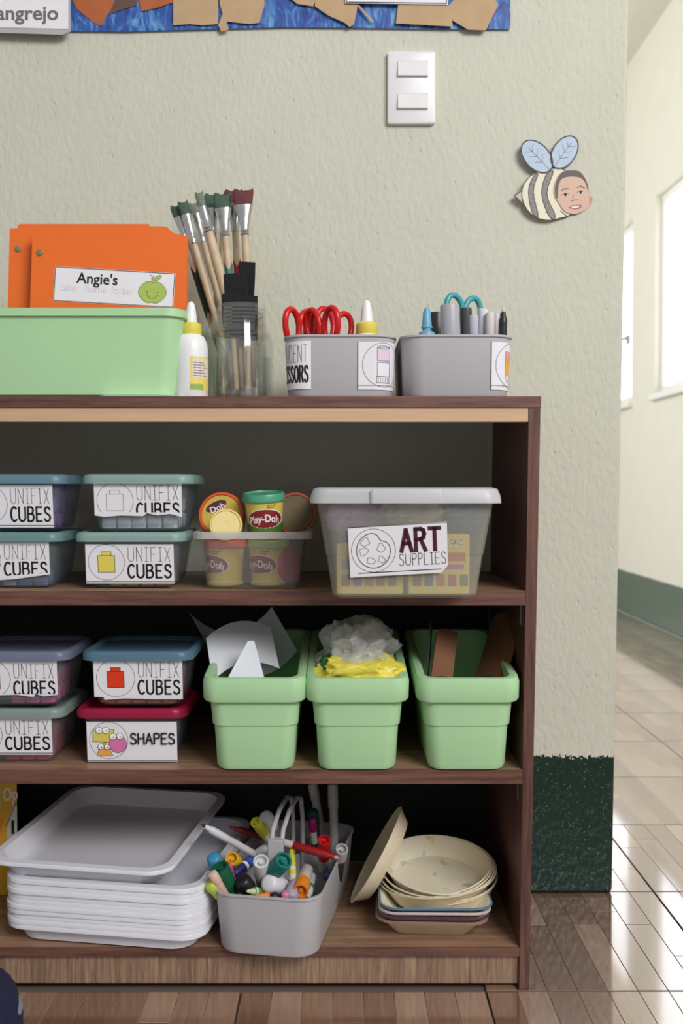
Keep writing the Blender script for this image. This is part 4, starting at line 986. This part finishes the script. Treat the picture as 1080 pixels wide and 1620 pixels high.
face_can(349, 813, 1.345, .25, -.1, (226, 98, 46), (212, 184, 82), 'can lying with its orange lid facing forward, left side', .0295, True, h=.042)
face_can(357, 830, 1.300, .2, .05, (238, 214, 130), (240, 220, 150), 'small pale yellow lidded can in front of the orange lid', .0205, h=.012)
face_can(467, 812, 1.405, .15, .1, (206, 92, 52), (122, 104, 62), 'can with orange lid at the back right of the tub', .029, h=.05)
face_can(461, 890, 1.325, .1, 1.15, (206, 44, 56), (206, 44, 56), 'red lidded can on its side at the right of the tub', .0235, h=.03)
dough_can((cpx(392, 1.39), 1.388, f), (0, 0, 0), (44, 46, 92), 'can with navy lid at the back of the tub', logo=False)

# ------------------------------------------------------------------ art supplies box
AX = cpx(641, 1.185); AY = 1.185; AD0, AD1, AW0, AW1, AH = .285, .315, .174, .210, .120
ab = thing('storage_box', 'large clear box labelled art supplies with white lid', 'storage box', (AX, AY + AD0 / 2, S1), (0, 0, 0))
ABM = frosted('milky_box_plastic', (234, 232, 226), .78, .3)
g = G(); k = .003
def al(f, e=0): return AW0 + (AW1 - AW0) * f + e, AD0 + (AD1 - AD0) * f + e
g.loft([(*al(0, -.012), .014, 0), (*al(0), .016, .004), (*al(.38), .018, .052), (*al(.43), .018, .0525), (*al(.82), .02, .096), (*al(.86), .02, .0965), (*al(1), .02, AH - .002), (*al(1, .006), .02, AH - .002), (*al(1, .006), .02, AH), (*al(1, -k), .02, AH), (*al(0, -k), .016, .006), (*al(0, -.012), .014, .0025)], n=6); g.build('body', ABM, ab)
g = G(); w, d = .227, .333
g.loft([(w - .004, d - .004, .02, AH - .006), (w, d, .021, AH - .006), (w - .002, d - .002, .021, AH + .003), (w - .008, d - .008, .021, AH + .0105), (w - .02, d - .02, .02, AH + .0125), (w - .03, d - .03, .02, AH + .0105), (w - .04, d - .04, .02, AH + .0105), (w - .04, d - .04, .02, AH + .008), (w - .014, d - .014, .02, AH + .006)], n=6)
ld = g.build('lid', frosted('white_lid_plastic', (230, 230, 232), .18, .3), ab)
g = G(); g.loft([(.085, .008, .004, AH - .006), (.085, .008, .004, AH + .008), (.080, .006, .003, AH + .0105)]); g.v = [(x, y - d / 2, z) for x, y, z in g.v]; g.build('latch', frosted('white_lid_plastic', (230, 230, 232), .18, .3), ld)
am = front_map(AW0, AD0, AD1, AH, u0=-.0655, v0=.026, rot=.055)
am2 = lambda u, v, l: am(u, v, l + .001)
g = G(); g.prism([(0, 0), (.108, 0), (.116, .008), (.117, .061), (0, .059)], am2, .0003); lb = g.build('label', PAPER, ab, smooth=0)
P = Print(); P.stroke(circ(29, 31, 26, 50), .6, INK(), True); icon_palette(P, 29, 31)
mar = flatmat((74, 24, 40)); P.line_text('ART', 62, 108, 28, 54, 5, mar, .25); P.line_text('SUPPLIES', 59, 114, 11, 25, .9, INK(), .25); P.stroke([(10, 4.5), (108, 4.5)], 1.1, INK()); P.stroke([(0, 60), (117, 60)], .7, INK())
P.build('print', lb, am2, .0003)
ym = mat('paint_carton_yellow', (232, 212, 110), .5, .05)
for k, (ox, oy, w, d, h, ry, lab) in enumerate(((-.040, .036, .080, .045, .060, 0, 'left yellow paint carton inside the art supplies box'), (.043, .036, .074, .045, .072, 0, 'right yellow paint carton with lettering inside the art supplies box'))):
    c = thing('paint_carton', lab, 'carton', (AX + ox - .002, AY + oy - .004, S1 + .004), (0, 0, ry))
    g = G(); g.span(-w / 2, w / 2, -d / 2, d / 2, 0, h); b = g.build('carton_body', ym, c, bevel=.0015)
    P = Print(); fmx = lambda u, v, l: Vector((u, -d / 2 - l, v)); W_ = w * 1000; H_ = h * 1000
    if k: P.line_text('TEMPERA', -30, 30, H_ - 15, H_ - 7, 2, flatmat((250, 246, 230)))
    P.poly([(-W_ / 2 + 6, H_ - 30), (-W_ / 2 + 34, H_ - 30), (-W_ / 2 + 34, H_ - 18), (-W_ / 2 + 6, H_ - 18)], flatmat((150, 140, 130))); P.poly([(2, H_ - 32), (32, H_ - 32), (32, H_ - 22), (2, H_ - 22)], flatmat((206, 110, 90)))
    P.poly([(4, H_ - 42), (30, H_ - 42), (30, H_ - 36), (4, H_ - 36)], flatmat((170, 120, 160)))
    for i in range(5): P.poly([(-W_ / 2 + 6 + i * 14, 10), (-W_ / 2 + 16 + i * 14, 10), (-W_ / 2 + 16 + i * 14, 24), (-W_ / 2 + 6 + i * 14, 24)], flatmat(((150, 90, 60), (90, 110, 160), (190, 120, 90), (170, 90, 110), (110, 130, 90))[i]))
    P.build('print', b, fmx, .0003)
bagw = lambda n, c: mat(n, c, .35, .08, 30)
crumple('plastic_bag', 'lilac bundle at the left inside the art supplies box', 'bag', (AX - .062, AY + .055, S1 + .070), (.066, .09, .046), bagw('lilac_bag', (180, 150, 220)), 2)
crumple('plastic_bag', 'white bag in the middle inside the art supplies box', 'bag', (AX + .015, AY + .075, S1 + .078), (.085, .10, .042), bagw('white_bag', (226, 228, 226)), 3)
crumple('plastic_bag', 'blue bundle at the right inside the art supplies box', 'bag', (AX + .073, AY + .075, S1 + .074), (.05, .1, .046), bagw('blue_bag', (96, 160, 200)), 4)
crumple('plastic_bag', 'violet-blue bundle at the back inside the art supplies box', 'bag', (AX - .02, AY + .17, S1 + .012), (.08, .08, .10), bagw('indigo_bag', (110, 112, 170)), 5)

# ------------------------------------------------------------------ three green bins
def green_bin(px, label):
    Y = 1.248; dep = .265; h = .122
    x = (px - 540) / FPX * Y
    t = thing('desk_bin', label, 'bin', (x, Y + .004 + dep / 2, S2), (0, 0, 0), 'three green bins on the middle shelf')
    sl = .10
    g = G(); W0, W1, W2, R = .100, .109, .116, .018
    D0, D1, D2 = dep - .026, dep - .018, dep - .012
    sf = lambda f: sl * f
    g.loft([(W0 - .014, D0 - .014, R - .004, 0), (W0 - .004, D0 - .004, R, .002), (W0, D0, R, .007), (W1 - .003, D1 - .003, R, .058), (W1 + .001, D1 + .001, R, .0595), (W2, D2, R, .092, sl), (W2 + .012, D2 + .010, R, .0905, sl), (W2 + .0155, D2 + .012, R, .093, sl), (W2 + .017, D2 + .0125, R + .002, h - .008, sl), (W2 + .013, D2 + .010, R + .002, h - .0015, sl), (W2 + .004, D2 + .002, R, h, sl), (W2 - .006, D2 - .006, R, h - .001, sl), (W2 - .010, D2 - .010, R, h - .006, sl), (W1 - .006, D1 - .006, R, .06), (W0 - .005, D0 - .005, R, .008), (W0 - .014, D0 - .014, R - .004, .003)], n=7)
    g.build('tub', GR, t)
    return t, x, Y
tA, xA, YA = green_bin(400, 'green bin of white papers, left of the three')
tB, xB, YB = green_bin(565.5, 'green bin with crumpled plastic bags, middle of the three')
tC, xC, YC = green_bin(743.5, 'green bin with brown cardboard strips, right of the three')
def curved_sheet(name, label, cat, P00, P10, P01, bow, m, nu=10, nv=8, group=None, th=.0006):
    """parallelogram sheet bowed along u; bow is a vector"""
    P00, P10, P01, bow = map(Vector, (P00, P10, P01, bow)); g = G(); N = (P10 - P00).cross(P01 - P00).normalized() * th
    vs = []
    for s in (0, 1):
        for j in range(nv + 1):
            for i in range(nu + 1):
                u, v = i / nu, j / nv; vs.append(P00 + (P10 - P00) * u + (P01 - P00) * v + bow * 4 * u * (1 - u) + N * s - P00)
    k = (nu + 1) * (nv + 1); I = lambda i, j, s: s * k + j * (nu + 1) + i; fs = []
    for j in range(nv):
        for i in range(nu):
            fs.append((I(i, j, 0), I(i + 1, j, 0), I(i + 1, j + 1, 0), I(i, j + 1, 0))); fs.append((I(i, j, 1), I(i, j + 1, 1), I(i + 1, j + 1, 1), I(i + 1, j, 1)))
    for i in range(nu):
        fs.append((I(i, 0, 0), I(i, 0, 1), I(i + 1, 0, 1), I(i + 1, 0, 0))); fs.append((I(i, nv, 0), I(i + 1, nv, 0), I(i + 1, nv, 1), I(i, nv, 1)))
    for j in range(nv):
        fs.append((I(0, j, 0), I(0, j + 1, 0), I(0, j + 1, 1), I(0, j, 1))); fs.append((I(nu, j, 0), I(nu, j, 1), I(nu, j + 1, 1), I(nu, j + 1, 0)))
    g.add(vs, fs); o = g.build(name, m); o.location = P00
    return tag(o, label, cat, group)
pm_ = mat('white_sheet_paper', (226, 230, 238), .6, .03)
curved_sheet('paper_sheet', 'white paper curling over in the left green bin', 'paper', at(336, 1078, 1.30), at(442, 1058, 1.34), at(326, 1010, 1.36), (-.004, .012, .014), pm_, group='papers in the left bin')
g = G(); tri = [at(356, 1080, 1.282), at(392, 1014, 1.300), at(402, 1014, 1.301), at(420, 1080, 1.286)]
g.add([p - tri[0] for p in tri] + [p - tri[0] + Vector((0, .0006, 0)) for p in tri], [(0, 1, 2, 3), (7, 6, 5, 4), (0, 4, 5, 1), (1, 5, 6, 2), (2, 6, 7, 3), (3, 7, 4, 0)])
o = g.build('paper_sheet', pm_, smooth=0); o.location = tri[0]; tag(o, 'small pointed paper at the front of the left green bin', 'paper', 'papers in the left bin')
curved_sheet('paper_sheet', 'grey-white paper sticking out behind, against the dark left side', 'paper', at(338, 1040, 1.44), at(470, 1030, 1.45), at(300, 970, 1.47), (0, .01, -.035), pm_, group='papers in the left bin')
wb = frosted('clear_wrap_plastic', (226, 228, 226), .2, .2)
crumple('plastic_bag', 'crumpled clear plastic wrap in the middle green bin', 'bag', (xB + .002, YB + .10, S2 + .085), (.108, .13, .092), wb, 11, .42, 1.6, 5)
crumple('plastic_bag', 'crumpled yellow plastic bag at the front of the middle green bin', 'bag', (xB + .004, YB + .044, S2 + .094), (.112, .06, .052), mat('yellow_bag', (228, 214, 84), .35, .1), 12, .38, 1.3, 5)
crumple('plastic_bag', 'small dark green wrapper at the left of the middle green bin', 'bag', (xB - .038, YB + .062, S2 + .09), (.026, .04, .045), mat('green_wrapper', (40, 110, 60), .4, .2), 13, .5, 2, 4)
cb = mat('brown_cardboard', (128, 88, 62), .8, .1, 20, .2, 90)
curved_sheet('cardboard_strip', 'narrow brown cardboard strip at the left of the right green bin', 'cardboard', at(680, 1075, 1.305), at(714, 1075, 1.33), at(690, 1000, 1.36), (0, .004, .003), cb, th=.002)
curved_sheet('cardboard_strip', 'broad brown cardboard strip at the right of the right green bin', 'cardboard', at(752, 1075, 1.37), at(800, 1078, 1.30), at(782, 975, 1.45), (0, .006, .004), cb, th=.002)
curved_sheet('cardboard_strip', 'black card at the left side of the right green bin', 'cardboard', at(673, 1078, 1.30), at(676, 1070, 1.40), at(680, 985, 1.34), (0, 0, .004), mat('black_card', (30, 30, 32), .6), th=.002)
# ------------------------------------------------------------------ bottom shelf
TW = mat('white_tray_plastic', (226, 226, 234), .38, .03, 10)
def tray_mesh(h, skirt, wr=.272, dr=.280, wb=.236, db=.254):
    g = G(); k = .0014; r = .03
    g.loft([(wb - .012, db - .012, r - .006, 0), (wb, db, r, .0025), (wr - .018, dr - .018, r, h - .001), (wr - .0015, dr - .0015, r + .002, h - .001), (wr - .0015, dr - .0015, r + .002, h - skirt), (wr, dr, r + .002, h - skirt), (wr, dr, r + .002, h - .0008), (wr - .001, dr - .001, r + .002, h), (wr - .018 - 2 * k, dr - .018 - 2 * k, r, h + .0004), (wb - 2 * k, db - 2 * k, r, .0035), (wb - .014, db - .014, r - .006, .0014)], n=7)
    return g.mesh('tray', TW)
tm = tray_mesh(.026, .0064)
tc = Vector((-.290, 1.400, S3)); ra = math.radians(-9)
NT = 10
for k in range(NT):
    o = bpy.data.objects.new('tray', tm); C.objects.link(o); j = random.Random(k)
    o.location = tc + Vector((j.uniform(-.0012, .0012), j.uniform(-.0012, .0012), k * .00665)); o.rotation_euler = (0, 0, ra + j.uniform(-.004, .004))
    pos = ('bottom tray', 'second tray from below', 'third tray from below', 'fourth tray from below', 'fifth tray from below', 'fifth tray from above', 'fourth tray from above', 'third tray from above', 'second tray from above', 'uppermost tray')[k]
    tag(o, 'white plastic %s in the neat nested stack' % pos, 'tray', 'nested white trays')
o = bpy.data.objects.new('tray', tray_mesh(.027, .005, .25, .30, .215, .262)); C.objects.link(o)
o.location = tc + Vector((-.030, .010, (NT - 1) * .00665 + .0275)); o.rotation_euler = (math.radians(2.2), math.radians(0.6), math.radians(-8.5))
tag(o, 'shallow white tray lying askew on top of the tray stack', 'tray', 'loose white tray')
# yellow carton at the left
c = thing('craft_carton', 'yellow printed carton standing behind the trays at the left edge', 'carton', (0, 0, S3), (0, 0, math.radians(18)))
XR = .05; q_ = at(27, 1300, 1.44); c.location = Vector((q_.x, 1.44, S3)) - Matrix.Rotation(math.radians(18), 3, 'Z') @ Vector((XR, -.045, 0)); c.location.z = S3
g = G(); g.span(-.07, XR, -.045, .045, 0, S2b - S3 - .004); b = g.build('carton_body', mat('carton_yellow', (228, 178, 52), .5, .1, 12), c, bevel=.001)
P = Print(); cm_ = lambda u, v, l: Vector((u, -.045 - l, v)); X = XR * 1000; H = (S2b - S3) * 1000 - 38
P.font_text('Op', X - 20, H - 36, 26, flatmat((240, 232, 216)), .02, .62); P.poly([(X - 14, H - 100), (X, H - 100), (X, H - 45), (X - 4, H - 42), (X - 14, H - 70)], flatmat((214, 220, 216))); P.poly([(X - 60, H - 120), (X - 30, H - 120), (X - 18, H - 60), (X - 60, H - 70)], flatmat((232, 140, 50)))
P.poly([(X - 40, H - 50), (X - 22, H - 46), (X - 22, H - 16), (X - 40, H - 20)], flatmat((200, 206, 110))); P.up()
P.stroke([(X - 40, H - 36), (X - 24, H - 33)], 1, INK()); P.stroke([(X - 15, H - 74), (X - 2, H - 42)], 1.2, flatmat((130, 60, 30))); P.poly(circ(X - 20, H - 5, 3.5), flatmat((60, 80, 150))); P.poly([(X - 8, H - 86), (X - 4, H - 86), (X - 4, H - 66), (X - 8, H - 66)], INK())
P.build('print', b, cm_, .0004)

# marker caddy
ca = math.radians(-10)
cc = Vector((-.073, 1.378, S3))
cad, CM = grey_tub('marker_caddy', 'grey caddy with a centre handle, heaped with markers', cc, ca, .130, .272, .080, .1405, .285, .03, None)
def CW(x, y, z): return cc + Matrix.Rotation(ca, 3, 'Z') @ Vector((x, y, z))
g = G(); g.span(-.0012, .0012, .06, .132, .004, .060); g.build('divider', grey_pl, cad)
g = G(); g.span(-.060, .060, .058, .060, .004, .060); g.build('divider', grey_pl, cad)
g = G(); path = [(0, -.075, .004), (0, -.075, .06), (0, -.075, .122), (0, -.066, .138), (0, -.03, .152), (0, .015, .156), (0, .045, .146), (0, .056, .115), (0, .057, .004)]
for dx in (-.007, .007): g.tube([(dx, y, z) for _, y, z in path], .0034, 8)
g.span(-.010, .010, -.082, -.073, .004, .130); g.build('handle', grey_pl, cad, bevel=.001)
def m3(cx, cy, Y): return at(300 + cx / 3.857, 1230 + cy / 3.857, Y)
WH, GY, BK = (226, 226, 226), (150, 150, 150), (34, 34, 38)
ML = [ # plain end, cap end, radius, body, cap, kw, label
 ((400, 470, 1.33), (70, 285, 1.30), .0052, (196, 196, 198), (206, 206, 208), dict(tip=(40, 40, 40), capf=.45), 'long white marker poking out left over the trays'),
 ((560, 400, 1.42), (240, 300, 1.41), .005, WH, (120, 26, 34), dict(tip=(150, 30, 40), capf=.75), 'dark red marker lying at the back left of the caddy'),
 ((500, 400, 1.41), (400, 270, 1.375), .0068, WH, (196, 190, 60), dict(capf=.55, hollow=True), 'marker with olive yellow cap pointing up left'),
 ((540, 370, 1.44), (460, 232, 1.40), .0095, GY, (222, 222, 224), dict(capf=.5), 'thick marker with a white cap at the back of the caddy'),
 ((470, 368, 1.35), (910, 492, 1.31), .0055, (214, 206, 202), (150, 24, 30), dict(tip=(214, 150, 130), capf=.62), 'long red marker lying across to the right rim'),
 ((815, 560, 1.42), (820, 380, 1.375), .008, WH, (206, 30, 36), dict(capf=.6, hollow=True), 'marker with a bright red hollow cap near the right rim'),
 ((900, 620, 1.40), (928, 436, 1.345), .0078, (60, 60, 62), (172, 172, 172), dict(capf=.3, hollow=True), 'marker showing its grey ringed end at the right rim'),
 ((190, 640, 1.33), (145, 480, 1.30), .0088, WH, (64, 140, 182), dict(capf=.6), 'marker with a sky blue cap at the left rim'),
 ((262, 720, 1.29), (185, 545, 1.275), .0105, (26, 84, 56), (24, 92, 60), dict(capf=.6, hollow=True), 'thick dark green open marker at the front left'),
 ((275, 660, 1.31), (230, 528, 1.285), .005, (226, 90, 150), (232, 84, 140), dict(capf=.4), 'slim pink marker between green and blue ones'),
 ((185, 720, 1.27), (118, 640, 1.262), .008, (186, 206, 96), (180, 200, 84), dict(capf=.4), 'lime green marker at the far left of the caddy front'),
 ((225, 730, 1.27), (135, 580, 1.258), .0058, (222, 182, 160), (228, 192, 172), dict(capf=.4, blunt=True), 'peach marker leaning left at the caddy front'),
 ((330, 560, 1.36), (256, 494, 1.32), .0085, GY, (232, 178, 44), dict(capf=.5, hollow=True), 'marker with a golden yellow hollow cap'),
 ((270, 590, 1.30), (402, 488, 1.335), .0066, (40, 52, 110), (52, 84, 180), dict(capf=.4, band=WH), 'blue marker with white band lying across the left side'),
 ((448, 680, 1.32), (434, 510, 1.275), .0092, (170, 170, 170), (206, 206, 208), dict(capf=.5, hollow=True), 'white marker whose hollow cap points at the viewer'),
 ((490, 600, 1.292), (574, 503, 1.268), .0105, (22, 92, 92), (24, 112, 108), dict(capf=.7, hollow=True), 'thick teal open marker in the middle of the caddy'),
 ((590, 670, 1.31), (475, 645, 1.268), .011, WH, (218, 216, 220), dict(capf=.55), 'stubby white capped marker at the front centre'),
 ((635, 720, 1.285), (618, 415, 1.335), .0052, (214, 208, 196), (196, 198, 60), dict(tip=(60, 60, 40), capf=.45, band=(206, 206, 70)), 'upright yellow marker leaning on the handle'),
 ((715, 560, 1.32), (676, 695, 1.262), .0092, (206, 200, 194), (232, 134, 40), dict(capf=.42, hollow=True), 'white marker with an orange hollow cap at front right'),
 ((745, 600, 1.32), (712, 752, 1.262), .0062, (170, 190, 180), (190, 200, 196), dict(tip=(40, 40, 40), capf=.4, band=(40, 120, 90)), 'white and green marker at the front right rim'),
 ((520, 705, 1.29), (345, 694, 1.262), .0062, (96, 148, 86), (190, 204, 160), dict(tip=(196, 210, 170), capf=.3), 'leaf green marker lying along the front rim'),
 ((520, 725, 1.275), (405, 724, 1.256), .006, (46, 40, 46), (228, 128, 60), dict(tip=(228, 128, 60), capf=.6), 'short orange marker at the front rim'),
 ((640, 640, 1.285), (616, 745, 1.258), .0078, (168, 158, 176), (172, 158, 180), dict(capf=.6), 'lilac capped marker at the front rim'),
 ((400, 735, 1.29), (310, 620, 1.275), .0105, (30, 30, 34), (28, 28, 32), dict(capf=.5), 'thick black marker at the front left'),
 ((560, 750, 1.27), (500, 722, 1.26), .006, (40, 38, 46), (36, 34, 40), dict(capf=.4), 'short black marker at the front centre rim'),
 ((500, 600, 1.38), (484, 528, 1.33), .0055, WH, (206, 40, 46), dict(capf=.6), 'small red capped marker beside the teal one'),
 ((600, 700, 1.29), (580, 722, 1.255), .005, (210, 120, 170), (216, 120, 170), dict(capf=.5), 'tiny pink marker end at the front centre'),
 ((400, 470, 1.34), (510, 400, 1.37), .0062, (206, 206, 208), (196, 196, 198), dict(capf=.3), 'printed white marker crossing behind the handle post'),
 ((870, 590, 1.35), (830, 600, 1.40), .006, (44, 62, 140), (40, 60, 150), dict(capf=.5), 'blue marker lying in the right compartment'),
 ((760, 400, 1.46), (745, 250, 1.45), .0055, WH, (190, 40, 120), dict(capf=.5), 'magenta capped marker at the back right'),
 ((770, 420, 1.48), (750, 195, 1.47), .008, (50, 60, 60), (26, 84, 74), dict(capf=.4), 'dark green capped marker at the back right')]
for p0, p1, r, bc, c2, kw, lab in ML: marker(m3(*p0), m3(*p1), r, bc, c2, label=lab, **kw)
for p0, p1, lab in (((885, 420, 1.47), (872, 40, 1.50), 'tall white tube standing straight behind the caddy'), ((815, 260, 1.52), (748, 35, 1.53), 'tall grey-white tube leaning left behind the caddy')):
    marker(m3(*p0) + Vector((0, 0, -.03)), m3(*p1), .0072, (206, 206, 204), (200, 200, 198), label=lab, cat='tube', group='white tubes behind the caddy', capf=.3, blunt=True)

# paper trays, bowls, leaning plate
PW = mat('paper_plate_cream', (226, 212, 184), .7, .08, 40)
def paint_bowl():
    m, nt, b, o = nodes('paint_stained_paper_bowl')
    tc_ = nt.nodes.new('ShaderNodeTexCoord'); n = nt.nodes.new('ShaderNodeTexNoise'); n.inputs['Scale'].default_value = 32; n.inputs['Detail'].default_value = 3
    nt.links.new(tc_.outputs['Object'], n.inputs['Vector']); r = nt.nodes.new('ShaderNodeValToRGB'); e = r.color_ramp.elements
    e[0].position = .30; e[0].color = rgb((120, 132, 92)); e[1].position = .40; e[1].color = rgb((222, 216, 196)); q = e.new(.66); q.color = rgb((222, 210, 180)); q = e.new(.72); q.color = rgb((206, 180, 130))
    nt.links.new(n.outputs['Fac'], r.inputs[0]); nt.links.new(r.outputs[0], b.inputs['Base Color']); b.inputs['Roughness'].default_value = .65
    return m
PB = paint_bowl()
def square_tray(z, label, rimc, k):
    t = thing('paper_tray', label, 'paper tray', (at(681, 1430, 1.385).x - .003 + .001 * k, 1.358, S3 + z), (0, 0, math.radians(-3 + k)), 'square paper trays under the bowls')
    g = G(); g.loft([(.094, .10, .012, 0), (.098, .104, .014, .001), (.136, .14, .02, .024), (.147, .15, .022, .0255), (.147, .15, .022, .0265), (.135, .139, .02, .0255), (.096, .102, .014, .0022), (.09, .096, .012, .0012)], n=6); g.build('tray_shell', PW if k < 3 else PB, t)
    g = G(); g.loft([(.1465, .1495, .022, .0262), (.1485, .1515, .023, .0245), (.149, .152, .023, .0268), (.1455, .1485, .022, .0272)], False, False, n=6); g.build('painted_rim', mat('rim_%d_%d_%d' % rimc, rimc, .6, .25, 60), t)
for k, (lab, rc) in enumerate((('bottom square paper tray, plain cream base showing', (150, 120, 110)), ('second square paper tray from below, dark purple rim', (84, 56, 70)), ('third square paper tray from below, pale rim', (206, 196, 200)), ('top square paper tray with blue painted rim', (92, 134, 166)))):
    square_tray(k * .0062, lab, rc, k)
def bowl(loc, rot, label, m, r=.072, h=.026, grp='round paper bowls'):
    t = thing('paper_bowl', label, 'bowl', loc, rot, grp)
    g = G(); g.lathe([(r * .78, 0), (r * .82, .001), (r * .965, h * .85), (r * 1.0, h), (r * .995, h + .001), (r * .955, h * .88), (r * .81, .002), (r * .3, .0016)], 44); g.build('bowl_shell', m, t)
    g = G(); g.tube([(r * math.cos(a), r * math.sin(a), h + .0003) for a in [2 * PI * i / 44 for i in range(44)]], .0012, 6, True); g.build('rim', PW, t)
    return t
bc = at(690, 1445, 1.40)
for k in range(2):
    bowl((at(704, 1430, 1.38).x, 1.372, S3 + .0215 + k * .0058), (math.radians(3), math.radians(-6), .4 * k), ('lower round paper bowl resting in the square trays', 'second round paper bowl from below, jutting right')[k], PW)
for k in range(4):
    bowl((at(692, 1430, 1.385).x - .002 + .0006 * k, 1.366, S3 + .0365 + k * .0040), (math.radians(2.5), math.radians(-9), .5 * k), ('lowest of the four stacked upper bowls', 'second of the four stacked upper bowls', 'third of the four stacked upper bowls', 'top paper bowl with green paint stains inside')[k], PB if k == 3 else PW, .077)
pa, pb = at(556, 1421, 1.40), at(635, 1280, 1.40); pa.z = max(pa.z, S3 + .0025); r_ = (pb - pa).length / 2; ctr = (pa + pb) / 2
axu = (pb - pa).normalized(); nrm = (Vector((0, -1, 0)).cross(axu)).normalized()
nrm = nrm if nrm.x < 0 else -nrm
nrm = (nrm + Vector((0, .10, 0))).normalized(); q = nrm.to_track_quat('Z', 'Y')
bowl(ctr - nrm * .018, q, 'single paper bowl standing on edge, leaning beside the caddy', PW, r_, .018, None)
def floral():
    m, nt, b, o = nodes('floral_paper'); tc_ = nt.nodes.new('ShaderNodeTexCoord'); v = nt.nodes.new('ShaderNodeTexVoronoi'); v.inputs['Scale'].default_value = 110
    nt.links.new(tc_.outputs['Object'], v.inputs['Vector']); r = nt.nodes.new('ShaderNodeValToRGB'); r.color_ramp.interpolation = 'CONSTANT'; e = r.color_ramp.elements
    e[0].position = 0; e[0].color = rgb((150, 66, 60)); e[1].position = .3; e[1].color = rgb((196, 186, 170)); q = e.new(.6); q.color = rgb((70, 80, 72)); q = e.new(.8); q.color = rgb((180, 168, 150))
    s_ = nt.nodes.new('ShaderNodeSeparateColor'); nt.links.new(v.outputs['Color'], s_.inputs[0]); nt.links.new(s_.outputs[0], r.inputs[0]); nt.links.new(r.outputs[0], b.inputs['Base Color']); b.inputs['Roughness'].default_value = .7
    return m
curved_sheet('patterned_paper', 'floral patterned paper tucked behind the bowls', 'paper', at(598, 1440, 1.482), at(662, 1440, 1.495), at(612, 1342, 1.50), (0, -.01, 0), floral())
# ------------------------------------------------------------------ navy cloth bag corner on the floor
nb = thing('cloth_bag', 'navy cloth bag with grey piping at the bottom left corner', 'bag', (-.482, 1.13, 0), (0, 0, math.radians(18)))
bm = bmesh.new(); bmesh.ops.create_cube(bm, size=1); bmesh.ops.subdivide_edges(bm, edges=bm.edges, cuts=10, use_grid_fill=True)
for v in bm.verts:
    p = v.co * 2; q = p.normalized() * max(abs(c) for c in p); s_ = p.lerp(q, .45); n_ = noise.noise(p * 1.7) * .06
    v.co = Vector((s_.x * .12 * (1.05 - .25 * (p.z + 1) / 2), s_.y * .07, (s_.z + 1) * .035)) * (1 + n_)
me = bpy.data.meshes.new('cloth'); bm.to_mesh(me); bm.free(); me.materials.append(mat('navy_cloth', (24, 32, 62), .85, .15, 60, .5, 600)); me.polygons.foreach_set('use_smooth', [True] * len(me.polygons))
o = bpy.data.objects.new('bag_body', me); C.objects.link(o); o.parent = nb
g = G(); g.tube([(.106 * math.cos(a) * 1.0, .063 * math.sin(a), .036 + .004 * math.sin(3 * a)) for a in [2 * PI * i / 40 for i in range(40)]], .0045, 8, True); g.build('piping', mat('grey_piping', (128, 126, 138), .8), nb)
